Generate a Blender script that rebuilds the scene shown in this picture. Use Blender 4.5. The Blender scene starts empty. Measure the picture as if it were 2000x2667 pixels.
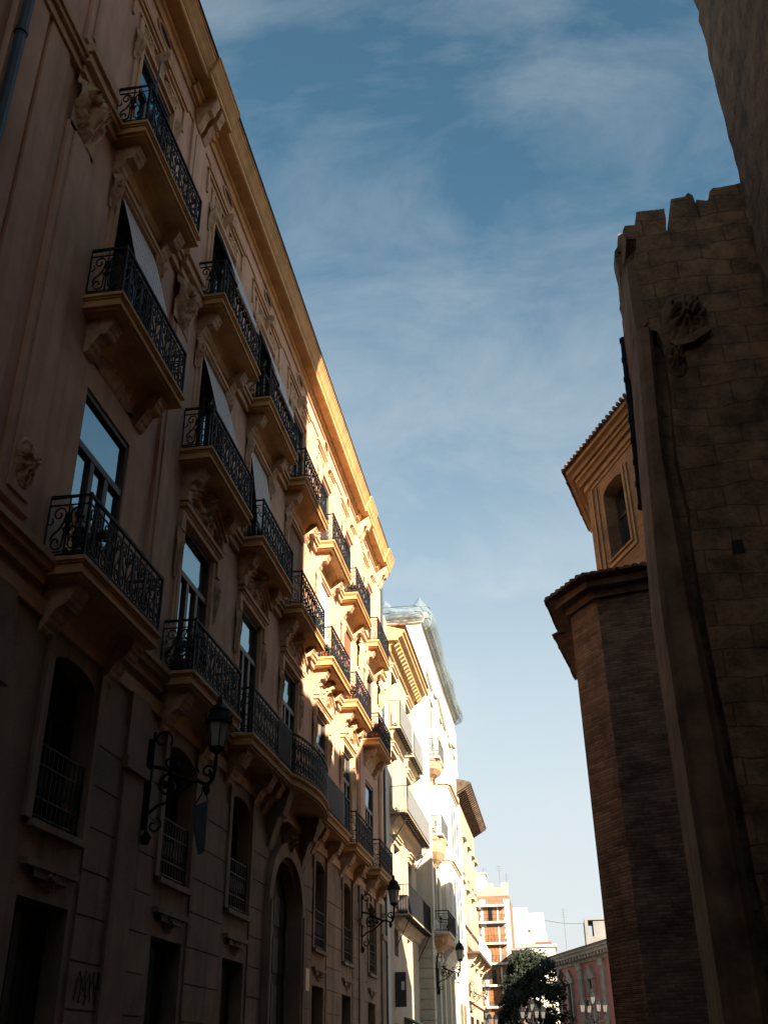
import bpy, bmesh, math, random
from mathutils import Vector, Matrix, noise
random.seed(7)
C = bpy.context.scene.collection
S = bpy.context.scene
PI = math.pi
R = math.radians

# ------------------------------------------------------------------ materials
def mat(name, col, rough=.85, var=.18, scale=3., bump=.15, bscale=40., stain=None, metallic=0., ior=1.45, col2=None, streak=0., spec=.5):
    m = bpy.data.materials.new(name); m.use_nodes = True
    nt = m.node_tree; N = nt.nodes; L = nt.links
    b = N['Principled BSDF']
    b.inputs['Roughness'].default_value = rough
    b.inputs['Metallic'].default_value = metallic
    b.inputs['IOR'].default_value = ior
    b.inputs['Specular IOR Level'].default_value = spec
    tc = N.new('ShaderNodeTexCoord')
    geo = N.new('ShaderNodeNewGeometry')
    n1 = N.new('ShaderNodeTexNoise'); n1.inputs['Scale'].default_value = scale; n1.inputs['Detail'].default_value = 8; n1.inputs['Roughness'].default_value = .62
    L.new(geo.outputs['Position'], n1.inputs['Vector'])
    rp = N.new('ShaderNodeValToRGB')
    c2 = col2 or tuple(c * (1 - var * 1.6) for c in col)
    c1 = tuple(min(1, c * (1 + var * .55)) for c in col)
    rp.color_ramp.elements[0].position = .32; rp.color_ramp.elements[0].color = (*c2, 1)
    rp.color_ramp.elements[1].position = .66; rp.color_ramp.elements[1].color = (*c1, 1)
    L.new(n1.outputs['Fac'], rp.inputs['Fac'])
    out = rp.outputs['Color']
    if streak:
        mp = N.new('ShaderNodeMapping'); mp.inputs['Scale'].default_value = (2.2, 2.2, .16)
        L.new(geo.outputs['Position'], mp.inputs['Vector'])
        n2 = N.new('ShaderNodeTexNoise'); n2.inputs['Scale'].default_value = 1.6; n2.inputs['Detail'].default_value = 7
        L.new(mp.outputs['Vector'], n2.inputs['Vector'])
        r2 = N.new('ShaderNodeValToRGB')
        r2.color_ramp.elements[0].position = .5; r2.color_ramp.elements[0].color = (1, 1, 1, 1)
        r2.color_ramp.elements[1].position = .72; v = 1 - streak; r2.color_ramp.elements[1].color = (v, v * .97, v * .93, 1)
        L.new(n2.outputs['Fac'], r2.inputs['Fac'])
        mx = N.new('ShaderNodeMixRGB'); mx.blend_type = 'MULTIPLY'; mx.inputs['Fac'].default_value = 1
        L.new(out, mx.inputs['Color1']); L.new(r2.outputs['Color'], mx.inputs['Color2']); out = mx.outputs['Color']
    L.new(out, b.inputs['Base Color'])
    if bump:
        nb = N.new('ShaderNodeTexNoise'); nb.inputs['Scale'].default_value = bscale; nb.inputs['Detail'].default_value = 6
        L.new(geo.outputs['Position'], nb.inputs['Vector'])
        bp = N.new('ShaderNodeBump'); bp.inputs['Strength'].default_value = bump; bp.inputs['Distance'].default_value = .03
        L.new(nb.outputs['Fac'], bp.inputs['Height']); L.new(bp.outputs['Normal'], b.inputs['Normal'])
    m.diffuse_color = (*col, 1)
    return m

def masonry(name, col, mortar, bw, bh, msize=.012, var=.3, bump=.5, offset=.5, nscale=1.3, dark=.45, axis='AUTO'):
    """courses of stone or brick mapped on the wall: horizontal distance along the wall x height"""
    m = bpy.data.materials.new(name); m.use_nodes = True
    nt = m.node_tree; N = nt.nodes; L = nt.links; b = N['Principled BSDF']; b.inputs['Roughness'].default_value = .92
    geo = N.new('ShaderNodeNewGeometry')
    sx = N.new('ShaderNodeSeparateXYZ'); L.new(geo.outputs['Position'], sx.inputs[0])
    nx = N.new('ShaderNodeSeparateXYZ'); L.new(geo.outputs['True Normal'], nx.inputs[0])
    # u = x*|ny| + y*|nx|
    a1 = N.new('ShaderNodeMath'); a1.operation = 'ABSOLUTE'; L.new(nx.outputs[1], a1.inputs[0])
    a2 = N.new('ShaderNodeMath'); a2.operation = 'ABSOLUTE'; L.new(nx.outputs[0], a2.inputs[0])
    m1 = N.new('ShaderNodeMath'); m1.operation = 'MULTIPLY'; L.new(sx.outputs[0], m1.inputs[0]); L.new(a1.outputs[0], m1.inputs[1])
    m2 = N.new('ShaderNodeMath'); m2.operation = 'MULTIPLY'; L.new(sx.outputs[1], m2.inputs[0]); L.new(a2.outputs[0], m2.inputs[1])
    ad = N.new('ShaderNodeMath'); ad.operation = 'ADD'; L.new(m1.outputs[0], ad.inputs[0]); L.new(m2.outputs[0], ad.inputs[1])
    nz = N.new('ShaderNodeTexNoise'); nz.inputs['Scale'].default_value = .9; nz.inputs['Detail'].default_value = 3
    L.new(geo.outputs['Position'], nz.inputs['Vector'])
    zz = N.new('ShaderNodeMath'); zz.operation = 'MULTIPLY_ADD'; zz.inputs[1].default_value = bh * .9; L.new(nz.outputs['Fac'], zz.inputs[0]); L.new(sx.outputs[2], zz.inputs[2])
    cb = N.new('ShaderNodeCombineXYZ'); L.new(ad.outputs[0], cb.inputs[0]); L.new(zz.outputs[0], cb.inputs[1])
    br = N.new('ShaderNodeTexBrick'); br.inputs['Scale'].default_value = 1; br.inputs['Brick Width'].default_value = bw; br.inputs['Row Height'].default_value = bh
    br.inputs['Mortar Size'].default_value = msize; br.inputs['Mortar Smooth'].default_value = .6; br.offset = offset; br.inputs['Bias'].default_value = -.1
    br.inputs['Color1'].default_value = (*[c * (1 + var) for c in col], 1); br.inputs['Color2'].default_value = (*[c * (1 - var) for c in col], 1); br.inputs['Mortar'].default_value = (*mortar, 1)
    L.new(cb.outputs[0], br.inputs['Vector'])
    n1 = N.new('ShaderNodeTexNoise'); n1.inputs['Scale'].default_value = nscale; n1.inputs['Detail'].default_value = 9; n1.inputs['Roughness'].default_value = .7
    L.new(geo.outputs['Position'], n1.inputs['Vector'])
    rp = N.new('ShaderNodeValToRGB'); rp.color_ramp.elements[0].position = .36; rp.color_ramp.elements[0].color = (dark, dark * .95, dark * .88, 1)
    rp.color_ramp.elements[1].position = .6; rp.color_ramp.elements[1].color = (1.08, 1.03, .95, 1)
    L.new(n1.outputs['Fac'], rp.inputs['Fac'])
    mx = N.new('ShaderNodeMixRGB'); mx.blend_type = 'MULTIPLY'; mx.inputs['Fac'].default_value = 1
    L.new(br.outputs['Color'], mx.inputs['Color1']); L.new(rp.outputs['Color'], mx.inputs['Color2'])
    L.new(mx.outputs['Color'], b.inputs['Base Color'])
    n3 = N.new('ShaderNodeTexNoise'); n3.inputs['Scale'].default_value = 14; n3.inputs['Detail'].default_value = 8
    L.new(geo.outputs['Position'], n3.inputs['Vector'])
    mh = N.new('ShaderNodeMath'); mh.operation = 'MULTIPLY_ADD'; mh.inputs[1].default_value = -.8; L.new(br.outputs['Fac'], mh.inputs[0]); L.new(n3.outputs['Fac'], mh.inputs[2])
    bp = N.new('ShaderNodeBump'); bp.inputs['Strength'].default_value = bump; bp.inputs['Distance'].default_value = .05
    L.new(mh.outputs[0], bp.inputs['Height']); L.new(bp.outputs['Normal'], b.inputs['Normal'])
    return m

def glass(name, tint, metal=0., rough=.03, ior=2.1):
    m = bpy.data.materials.new(name); m.use_nodes = True
    nt = m.node_tree; N = nt.nodes; L = nt.links; b = N['Principled BSDF']
    b.inputs['Specular Tint'].default_value = (.62, .88, 1, 1)
    b.inputs['Base Color'].default_value = (*tint, 1); b.inputs['Roughness'].default_value = rough; b.inputs['IOR'].default_value = ior; b.inputs['Metallic'].default_value = metal
    geo = N.new('ShaderNodeNewGeometry')
    n = N.new('ShaderNodeTexNoise'); n.inputs['Scale'].default_value = 1.1; n.inputs['Detail'].default_value = 1
    L.new(geo.outputs['Position'], n.inputs['Vector'])
    bp = N.new('ShaderNodeBump'); bp.inputs['Strength'].default_value = .06; bp.inputs['Distance'].default_value = .1
    L.new(n.outputs['Fac'], bp.inputs['Height']); L.new(bp.outputs['Normal'], b.inputs['Normal'])
    return m

M = {}
M['wall'] = mat('ochre_pink_stucco', (.61, .36, .245), var=.15, scale=.9, bump=.25, bscale=30, streak=.2)
M['trim'] = mat('ochre_stucco_trim', (.60, .365, .21), var=.15, scale=1.8, bump=.2, bscale=45, streak=.12)
M['base'] = mat('dirty_plaster', (.30, .195, .125), var=.25, scale=1.0, bump=.3, bscale=25, streak=.35)  # streaks are dirt; the low base tone stands in for street-level shade
M['gold'] = mat('golden_stucco', (.60, .335, .135), var=.17, scale=1.8, bump=.2, bscale=45, streak=.15)  # trim ochre made more golden to carry the warm bounced light
M['greypanel'] = mat('grey_sheet', (.19, .19, .185), rough=.6, var=.15, scale=4, bump=.05)
M['lampfar'] = glass('lamp_globe_glass', (.10, .095, .09), ior=1.35, rough=.35)
M['carve'] = mat('carved_plaster', (.56, .345, .20), var=.28, scale=5, bump=.4, bscale=18)
M['iron'] = mat('wrought_iron', (.010, .011, .014), rough=.6, var=.2, scale=8, bump=.1, spec=.18)
M['ironlight'] = mat('grey_painted_iron', (.09, .09, .09), rough=.6, var=.2, scale=8, bump=.1)
M['frame'] = mat('dark_wood_frame', (.085, .05, .035), rough=.5, var=.3, scale=6, bump=.1)
M['door'] = mat('dark_old_wood', (.022, .017, .013), rough=.6, var=.3, scale=4, bump=.2, spec=.2)
M['glass'] = glass('window_glass', (.012, .02, .025), ior=4.6)
M['darkglass'] = glass('dark_window_glass', (.01, .01, .011), ior=1.45, rough=.12)
M['blind'] = mat('pale_slat_blind', (.70, .64, .62), rough=.8, var=.06, scale=5, bump=.05)
M['blindwhite'] = mat('white_cloth_blind', (.78, .79, .82), rough=.8, var=.08, scale=5, bump=.05)
M['blindbrown'] = mat('brown_shutter', (.22, .095, .05), rough=.6, var=.15, scale=5, bump=.05)
M['pipe'] = mat('blue_grey_pipe', (.035, .055, .075), rough=.5, var=.25, scale=3, bump=.05)
M['cream'] = mat('cream_plaster', (.46, .365, .27), var=.14, scale=.8, bump=.2, bscale=25, streak=.18)
M['creamtrim'] = mat('cream_trim', (.46, .35, .23), var=.14, scale=2, bump=.2, bscale=25)
M['white'] = mat('white_plaster', (.52, .48, .42), var=.10, scale=.6, bump=.15, bscale=20, streak=.12)
M['whitetrim'] = mat('white_trim', (.52, .46, .37), var=.12, scale=2, bump=.15, bscale=20)
M['eave'] = mat('brown_timber_eave', (.085, .052, .032), rough=.8, var=.4, scale=3, bump=.3)
M['ochreeave'] = mat('ochre_eave', (.50, .31, .13), rough=.75, var=.2, scale=3, bump=.2)
M['salmon'] = mat('salmon_plaster', (.44, .29, .215), var=.12, scale=1, bump=.15, streak=.15)
M['tile'] = mat('terracotta_tile', (.20, .105, .065), rough=.9, var=.45, scale=4, bump=.3, bscale=30)
M['stone'] = masonry('church_ashlar', (.20, .135, .078), (.135, .094, .057), .95, .40, .016, .20, .7, nscale=2.2, dark=.36)
M['smoothstone'] = mat('worn_dressed_stone', (.20, .132, .085), rough=.95, var=.42, scale=1.1, bump=.5, bscale=9, streak=.35)
M['darkstone'] = mat('weathered_carving', (.16, .115, .065), rough=1, var=.4, scale=3, bump=.6, bscale=10)
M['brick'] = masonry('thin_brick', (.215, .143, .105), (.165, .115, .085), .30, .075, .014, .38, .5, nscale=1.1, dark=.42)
M['brickgold'] = masonry('yellow_brick', (.285, .19, .105), (.21, .14, .08), .30, .075, .012, .15, .5, nscale=.9, dark=.7)  # drum brick yellowed to carry the orange bounce light on its face
M['moulding'] = mat('plaster_moulding', (.36, .24, .12), var=.2, scale=3, bump=.3)
M['net'] = None
M['orangewood'] = mat('orange_shutter', (.22, .09, .03), rough=.6, var=.25, scale=2, bump=.1)
M['orangebrick'] = masonry('far_brick', (.165, .095, .06), (.17, .125, .09), .5, .16, .02, .15, .2, nscale=.5, dark=.85)
M['pink'] = mat('pink_stucco', (.46, .17, .135), var=.12, scale=.7, bump=.1, streak=.12)
M['greystone'] = mat('grey_stone_trim', (.36, .31, .25), var=.25, scale=1.5, bump=.2)
M['red'] = mat('red_roofing', (.42, .06, .04), var=.15, scale=1, bump=.1)
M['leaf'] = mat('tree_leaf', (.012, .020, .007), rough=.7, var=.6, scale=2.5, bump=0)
M['leaf2'] = mat('pot_leaf', (.05, .085, .025), rough=.6, var=.4, scale=12, bump=0)
M['bark'] = mat('bark', (.07, .05, .035), rough=.95, var=.3, scale=4, bump=.5)
M['petal'] = mat('magenta_petals', (.60, .05, .16), rough=.6, var=.25, scale=9, bump=0)
M['terracotta'] = mat('terracotta_pot', (.45, .17, .07), rough=.8, var=.15, scale=5, bump=.1)
M['lampglass'] = glass('frosted_lamp_glass', (.36, .34, .32), ior=1.35, rough=.35)
M['metalwhite'] = mat('white_metal', (.65, .65, .65), rough=.5, var=.08, scale=3, bump=.03)
M['signdark'] = mat('dark_sign', (.05, .04, .04), rough=.5, var=.2, scale=3, bump=.05)
M['signblue'] = mat('blue_white_banner', (.05, .08, .11), rough=.6, var=.3, scale=5, bump=.03)
M['yellow'] = mat('yellow_plate', (.45, .30, .05), rough=.5, var=.1, scale=3, bump=.03)
M['green'] = mat('green_awning', (.05, .10, .04), rough=.8, var=.2, scale=3, bump=.1)
M['redcloth'] = mat('red_cloth', (.55, .06, .05), rough=.8, var=.2, scale=3, bump=.1)
M['asphalt'] = mat('street_paving', (.10, .09, .08), rough=.9, var=.25, scale=2, bump=.3)
M['pave'] = mat('pavement_slab', (.20, .18, .155), rough=.9, var=.2, scale=2, bump=.3)
M['concrete'] = mat('concrete', (.17, .165, .16), var=.12, scale=1, bump=.1)

def netmat():
    m = bpy.data.materials.new('blue_scaffold_net'); m.use_nodes = True
    nt = m.node_tree; N = nt.nodes; L = nt.links
    b = N['Principled BSDF']; b.inputs['Base Color'].default_value = (.19, .25, .29, 1); b.inputs['Roughness'].default_value = .8
    geo = N.new('ShaderNodeNewGeometry'); n = N.new('ShaderNodeTexNoise'); n.inputs['Scale'].default_value = 1.5; n.inputs['Detail'].default_value = 6
    L.new(geo.outputs['Position'], n.inputs['Vector'])
    rp = N.new('ShaderNodeValToRGB'); rp.color_ramp.elements[0].position = .35; rp.color_ramp.elements[0].color = (.74, .74, .74, 1); rp.color_ramp.elements[1].position = .7; rp.color_ramp.elements[1].color = (.90, .90, .90, 1)
    L.new(n.outputs['Fac'], rp.inputs['Fac'])
    tr = N.new('ShaderNodeBsdfTransparent'); tl = N.new('ShaderNodeBsdfTranslucent'); tl.inputs['Color'].default_value = (.19, .25, .29, 1)
    m1 = N.new('ShaderNodeMixShader'); m1.inputs[0].default_value = .35; L.new(b.outputs[0], m1.inputs[1]); L.new(tl.outputs[0], m1.inputs[2])
    m2 = N.new('ShaderNodeMixShader'); L.new(rp.outputs['Color'], m2.inputs[0]); L.new(tr.outputs[0], m2.inputs[1]); L.new(m1.outputs[0], m2.inputs[2])
    wv = N.new('ShaderNodeTexWave'); wv.bands_direction = 'Z'; wv.inputs['Scale'].default_value = 1.9; wv.inputs['Distortion'].default_value = 2.5; wv.inputs['Detail'].default_value = 3
    L.new(geo.outputs['Position'], wv.inputs['Vector'])
    w2 = N.new('ShaderNodeTexWave'); w2.bands_direction = 'DIAGONAL'; w2.inputs['Scale'].default_value = 1.4; w2.inputs['Distortion'].default_value = 4; L.new(geo.outputs['Position'], w2.inputs['Vector'])
    ma = N.new('ShaderNodeMath'); ma.operation = 'ADD'; L.new(wv.outputs['Fac'], ma.inputs[0]); L.new(w2.outputs['Fac'], ma.inputs[1])
    mb_ = N.new('ShaderNodeMath'); mb_.operation = 'MULTIPLY_ADD'; mb_.inputs[1].default_value = .24; mb_.inputs[2].default_value = .42; L.new(ma.outputs[0], mb_.inputs[0])
    L.new(mb_.outputs[0], m2.inputs[0])
    L.new(m2.outputs[0], N['Material Output'].inputs['Surface'])
    return m
M['net'] = netmat()

# ------------------------------------------------------------------ mesh builder
class MB:
    def __init__(s): s.v = []; s.f = []
    def quad(s, a, b, c, d):
        i = len(s.v); s.v += [a, b, c, d]; s.f.append((i, i + 1, i + 2, i + 3))
    def poly(s, pts):
        i = len(s.v); s.v += list(pts); s.f.append(tuple(range(i, i + len(pts))))
    def box(s, x0, x1, y0, y1, z0, z1):
        i = len(s.v)
        s.v += [(x0, y0, z0), (x1, y0, z0), (x1, y1, z0), (x0, y1, z0), (x0, y0, z1), (x1, y0, z1), (x1, y1, z1), (x0, y1, z1)]
        s.f += [(i + a, i + b, i + c, i + d) for a, b, c, d in ((0, 3, 2, 1), (4, 5, 6, 7), (0, 1, 5, 4), (1, 2, 6, 5), (2, 3, 7, 6), (3, 0, 4, 7))]
        return s
    def prism(s, pts, axis, a0, a1):
        """closed polygon pts (2D) extruded along axis: 'x': pts=(y,z), 'y': pts=(x,z), 'z': pts=(x,y)"""
        n = len(pts); i = len(s.v)
        for a in (a0, a1):
            for p, q in pts:
                s.v.append({'x': (a, p, q), 'y': (p, a, q), 'z': (p, q, a)}[axis])
        s.f.append(tuple(range(i, i + n))); s.f.append(tuple(reversed(range(i + n, i + 2 * n))))
        for k in range(n):
            k2 = (k + 1) % n; s.f.append((i + k, i + k2, i + n + k2, i + n + k))
        return s
    def tube(s, path, r, n=4, up=(0, 0, 1), caps=True):
        path = [Vector(p) for p in path]
        if len(path) < 2: return s
        i0 = len(s.v); rr = r if isinstance(r, (list, tuple)) else [r] * len(path)
        prev = None
        for k, p in enumerate(path):
            a = path[max(k - 1, 0)]; b = path[min(k + 1, len(path) - 1)]
            t = (b - a).normalized() if (b - a).length > 1e-9 else Vector((0, 0, 1))
            if prev is None:
                u = Vector(up)
                if abs(u.dot(t)) > .95: u = Vector((1, 0, 0)) if abs(t.x) < .9 else Vector((0, 1, 0))
            else: u = prev
            u = (u - t * u.dot(t)).normalized(); w = t.cross(u); prev = u
            for j in range(n):
                an = 2 * PI * (j + .5) / n
                s.v.append(tuple(p + (u * math.cos(an) + w * math.sin(an)) * rr[k]))
        for k in range(len(path) - 1):
            for j in range(n):
                j2 = (j + 1) % n
                s.f.append((i0 + k * n + j, i0 + k * n + j2, i0 + (k + 1) * n + j2, i0 + (k + 1) * n + j))
        if caps:
            s.f.append(tuple(reversed(range(i0, i0 + n)))); e = i0 + (len(path) - 1) * n; s.f.append(tuple(range(e, e + n)))
        return s
    def lathe(s, prof, c=(0, 0, 0), n=10):
        i0 = len(s.v)
        for r, z in prof:
            for j in range(n):
                a = 2 * PI * j / n; s.v.append((c[0] + r * math.cos(a), c[1] + r * math.sin(a), c[2] + z))
        for k in range(len(prof) - 1):
            for j in range(n):
                j2 = (j + 1) % n; s.f.append((i0 + k * n + j, i0 + k * n + j2, i0 + (k + 1) * n + j2, i0 + (k + 1) * n + j))
        s.f.append(tuple(reversed(range(i0, i0 + n)))); e = i0 + (len(prof) - 1) * n; s.f.append(tuple(range(e, e + n)))
        return s
    def add(s, o, off=(0, 0, 0)):
        i = len(s.v); s.v += [(a + off[0], b + off[1], c + off[2]) for a, b, c in o.v]; s.f += [tuple(i + k for k in f) for f in o.f]
        return s
    def relief(s, o0, yc, zc, hw, hh, depth, seed=0, shape='oval', ny=13, nz=13):
        ny, nz = int(ny * 1.6) | 1, int(nz * 1.6) | 1
        """carved ornament on a wall facing +x, mirrored left and right"""
        g = {}
        for a in range(ny):
            for b in range(nz):
                u = -1 + 2 * a / (ny - 1); v = -1 + 2 * b / (nz - 1)
                d = (u * u + v * v) if shape == 'oval' else max(abs(u), abs(v)) ** 2
                if shape == 'drop': d = (u / (1.05 - .75 * max(0, -v) ** 1.2)) ** 2 * .9 + v * v * .9
                env = max(0, 1 - d) ** .5
                au = abs(u)
                r1 = math.hypot(au - .50, (v - .38) * (1.2 if shape == 'drop' else .8)); t1 = math.atan2(v - .38, au - .50)
                vol = math.exp(-(r1 / .40) ** 2) * (.62 + .38 * math.cos(r1 * 19 + t1 + seed))
                th = math.atan2(au, v + 1.25)
                leaf = .30 + .70 * abs(math.cos((5 + seed % 3) * th)) ** .7 if shape == 'drop' else .35 + .45 * abs(math.cos(4.5 * math.atan2(v, au + .02) + seed * .4)) ** .8
                nn = noise.noise(Vector((au * 5 + seed, v * 6, seed)))
                boss = math.exp(-((u / .22) ** 2 + ((v + .05) / .35) ** 2))
                h = depth * (env * (.55 * leaf + .18 * nn) + .75 * env ** .5 * vol + .40 * env * boss)
                g[a, b] = len(s.v); s.v.append((o0 + max(-.02, h), yc + u * hw, zc + v * hh))
        for a in range(ny - 1):
            for b in range(nz - 1):
                s.f.append((g[a, b], g[a + 1, b], g[a + 1, b + 1], g[a, b + 1]))
        return s
    def mesh(s, name, m, shift=(0, 0, 0), smooth=False):
        me = bpy.data.meshes.new(name)
        me.from_pydata([(a - shift[0], b - shift[1], c - shift[2]) for a, b, c in s.v], [], s.f)
        bm = bmesh.new(); bm.from_mesh(me); bmesh.ops.recalc_face_normals(bm, faces=bm.faces); bm.to_mesh(me); bm.free()
        ms = m if isinstance(m, (list, tuple)) else [m]
        for q in ms: me.materials.append(q)
        if smooth:
            for p in me.polygons: p.use_smooth = True
        return me

WL = {}
def obj(name, mb, m, parent=None, loc=None, smooth=False):
    """link one mesh object; mb is in world coordinates, loc is the wanted world origin"""
    base = WL.get(parent.name, (0, 0, 0)) if parent else (0, 0, 0)
    w = tuple(loc) if loc is not None else base
    me = mb.mesh(name, m, w, smooth)
    o = bpy.data.objects.new(name, me); C.objects.link(o)
    o.parent = parent; o.location = tuple(w[i] - base[i] for i in range(3)); WL[o.name] = w
    return o
def objl(name, me, parent, wloc):
    """link an object with ready mesh data in local coordinates at world location wloc"""
    base = WL.get(parent.name, (0, 0, 0)) if parent else (0, 0, 0)
    o = bpy.data.objects.new(name, me); C.objects.link(o); o.parent = parent
    o.location = tuple(wloc[i] - base[i] for i in range(3)); WL[o.name] = tuple(wloc)
    return o
def tag(o, label, cat, group=None, kind=None):
    if label: o['label'] = label
    if cat: o['category'] = cat
    if group: o['group'] = group
    if kind: o['kind'] = kind
    return o
def thing(name, label, cat, loc, group=None):
    o = bpy.data.objects.new(name, None); C.objects.link(o); o.location = loc; o.empty_display_size = .3; WL[o.name] = tuple(loc)
    return tag(o, label, cat, group)
def copy_tree(o, parent=None):
    c = o.copy(); C.objects.link(c)
    if parent: c.parent = parent
    for ch in list(o.children): copy_tree(ch, c)
    return c

# ------------------------------------------------------------------ camera
F = 2625.12; PIT, YAW, ROL = 0.50298578, 0.15020754, -0.01580843
cp, sp, cy, sy = math.cos(PIT), math.sin(PIT), math.cos(YAW), math.sin(YAW)
fw = Vector((-sy * cp, cy * cp, sp)); rt = Vector((cy, sy, 0)); up = rt.cross(fw)
c_, s_ = math.cos(ROL), math.sin(ROL)
rt2 = rt * c_ + up * s_; up2 = up * c_ - rt * s_
cam = bpy.data.cameras.new('camera'); co = bpy.data.objects.new('camera', cam); C.objects.link(co)
mw = Matrix((rt2, up2, -fw)).transposed().to_4x4(); mw.translation = (0, 0, 1.6); co.matrix_world = mw
cam.sensor_fit = 'HORIZONTAL'; cam.sensor_width = 36; cam.lens = F / 2000 * 36; cam.clip_end = 3000; cam.clip_start = .05
S.camera = co

# ------------------------------------------------------------------ light
SUN_EL = R(23.); PHI = R(50.)
sd = Vector((math.cos(SUN_EL) * math.cos(PHI), -math.cos(SUN_EL) * math.sin(PHI), math.sin(SUN_EL)))
sun = bpy.data.lights.new('sun', 'SUN'); sun.energy = 5.0; sun.angle = R(.53); sun.color = (1, .87, .68)
so = bpy.data.objects.new('sun', sun); C.objects.link(so); so.rotation_euler = sd.to_track_quat('Z', 'Y').to_euler(); so.location = sd * 60
w = bpy.data.worlds.new('World'); S.world = w; w.use_nodes = True
nt = w.node_tree; N = nt.nodes; L = nt.links
bg = N['Background']; bg.inputs['Strength'].default_value = .05
sky = N.new('ShaderNodeTexSky'); sky.sky_type = 'NISHITA'; sky.sun_disc = False; sky.sun_elevation = SUN_EL; sky.sun_rotation = math.atan2(sd.x, sd.y)
sky.air_density = .8; sky.dust_density = .8; sky.ozone_density = 1.6; sky.altitude = 20
tc = N.new('ShaderNodeTexCoord')
mp = N.new('ShaderNodeMapping'); mp.inputs['Rotation'].default_value = (R(20), R(12), R(-32)); mp.inputs['Scale'].default_value = (1.2, 2.9, 2.0)
L.new(tc.outputs['Generated'], mp.inputs['Vector'])
cn = N.new('ShaderNodeTexNoise'); cn.inputs['Scale'].default_value = 2.9; cn.inputs['Detail'].default_value = 14; cn.inputs['Roughness'].default_value = .64; cn.inputs['Distortion'].default_value = .45
L.new(mp.outputs['Vector'], cn.inputs['Vector'])
cr = N.new('ShaderNodeValToRGB'); cr.color_ramp.elements[0].position = .485; cr.color_ramp.elements[0].color = (0, 0, 0, 1); cr.color_ramp.elements[1].position = .74; cr.color_ramp.elements[1].color = (.38, .38, .38, 1)
cm_ = N.new('ShaderNodeTexNoise'); cm_.inputs['Scale'].default_value = 2.6; cm_.inputs['Detail'].default_value = 3; cm_.inputs['Distortion'].default_value = .4
L.new(tc.outputs['Generated'], cm_.inputs['Vector'])
cw = N.new('ShaderNodeMath'); cw.operation = 'MULTIPLY_ADD'; cw.inputs[1].default_value = .55; L.new(cm_.outputs['Fac'], cw.inputs[0])
ch_ = N.new('ShaderNodeMath'); ch_.operation = 'MULTIPLY_ADD'; ch_.inputs[1].default_value = .62; ch_.inputs[2].default_value = -.06; L.new(cn.outputs['Fac'], ch_.inputs[0]); L.new(ch_.outputs[0], cw.inputs[2])
L.new(cw.outputs[0], cr.inputs['Fac'])
tint = N.new('ShaderNodeMixRGB'); tint.blend_type = 'MULTIPLY'; tint.inputs['Fac'].default_value = 1; tint.inputs['Color2'].default_value = (.71, 1.0, .85, 1)
L.new(sky.outputs[0], tint.inputs['Color1'])
mx = N.new('ShaderNodeMixRGB'); mx.inputs['Color2'].default_value = (3.85, 4.02, 4.08, 1)
sz = N.new('ShaderNodeSeparateXYZ'); L.new(tc.outputs['Generated'], sz.inputs[0])
hr = N.new('ShaderNodeMapRange'); hr.interpolation_type = 'SMOOTHSTEP'; hr.inputs['From Min'].default_value = .74; hr.inputs['From Max'].default_value = .05; hr.inputs['To Min'].default_value = 0; hr.inputs['To Max'].default_value = .95
L.new(sz.outputs[2], hr.inputs['Value'])
om = N.new('ShaderNodeMath'); om.operation = 'MAXIMUM'; sc_ = N.new('ShaderNodeMath'); sc_.operation = 'MULTIPLY_ADD'; sc_.inputs[1].default_value = .85; sc_.use_clamp = True
L.new(cr.outputs['Color'], sc_.inputs[0]); L.new(hr.outputs[0], sc_.inputs[2]); L.new(sc_.outputs[0], mx.inputs['Fac']); L.new(tint.outputs[0], mx.inputs['Color1']); L.new(mx.outputs[0], bg.inputs['Color'])
S.view_settings.view_transform = 'Standard'; S.view_settings.look = 'None'; S.view_settings.exposure = 2.05; S.view_settings.gamma = 1
S.render.engine = 'CYCLES'; S.cycles.max_bounces = 8; S.cycles.diffuse_bounces = 5

# ------------------------------------------------------------------ ground
g = MB(); g.quad((-900, -900, 0), (900, -900, 0), (900, 900, 0), (-900, 900, 0))
tag(obj('ground', g, M['pave']), None, None, kind='structure')
g = MB(); g.quad((-4.6, -40, .004), (1.9, -40, .004), (1.9, 92, .004), (-4.6, 92, .004))
tag(obj('road', g, M['asphalt']), None, None, kind='structure')
g = MB(); g.box(-6.2, -4.6, -40, 92, .002, .13)
tag(obj('pavement', g, M['pave']), None, None, kind='structure')

# ------------------------------------------------------------------ shared shapes
X0 = -6.2
def fb(mb, o0, o1, y0, y1, z0, z1): mb.box(X0 + o0, X0 + o1, y0, y1, z0, z1); return mb

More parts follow.
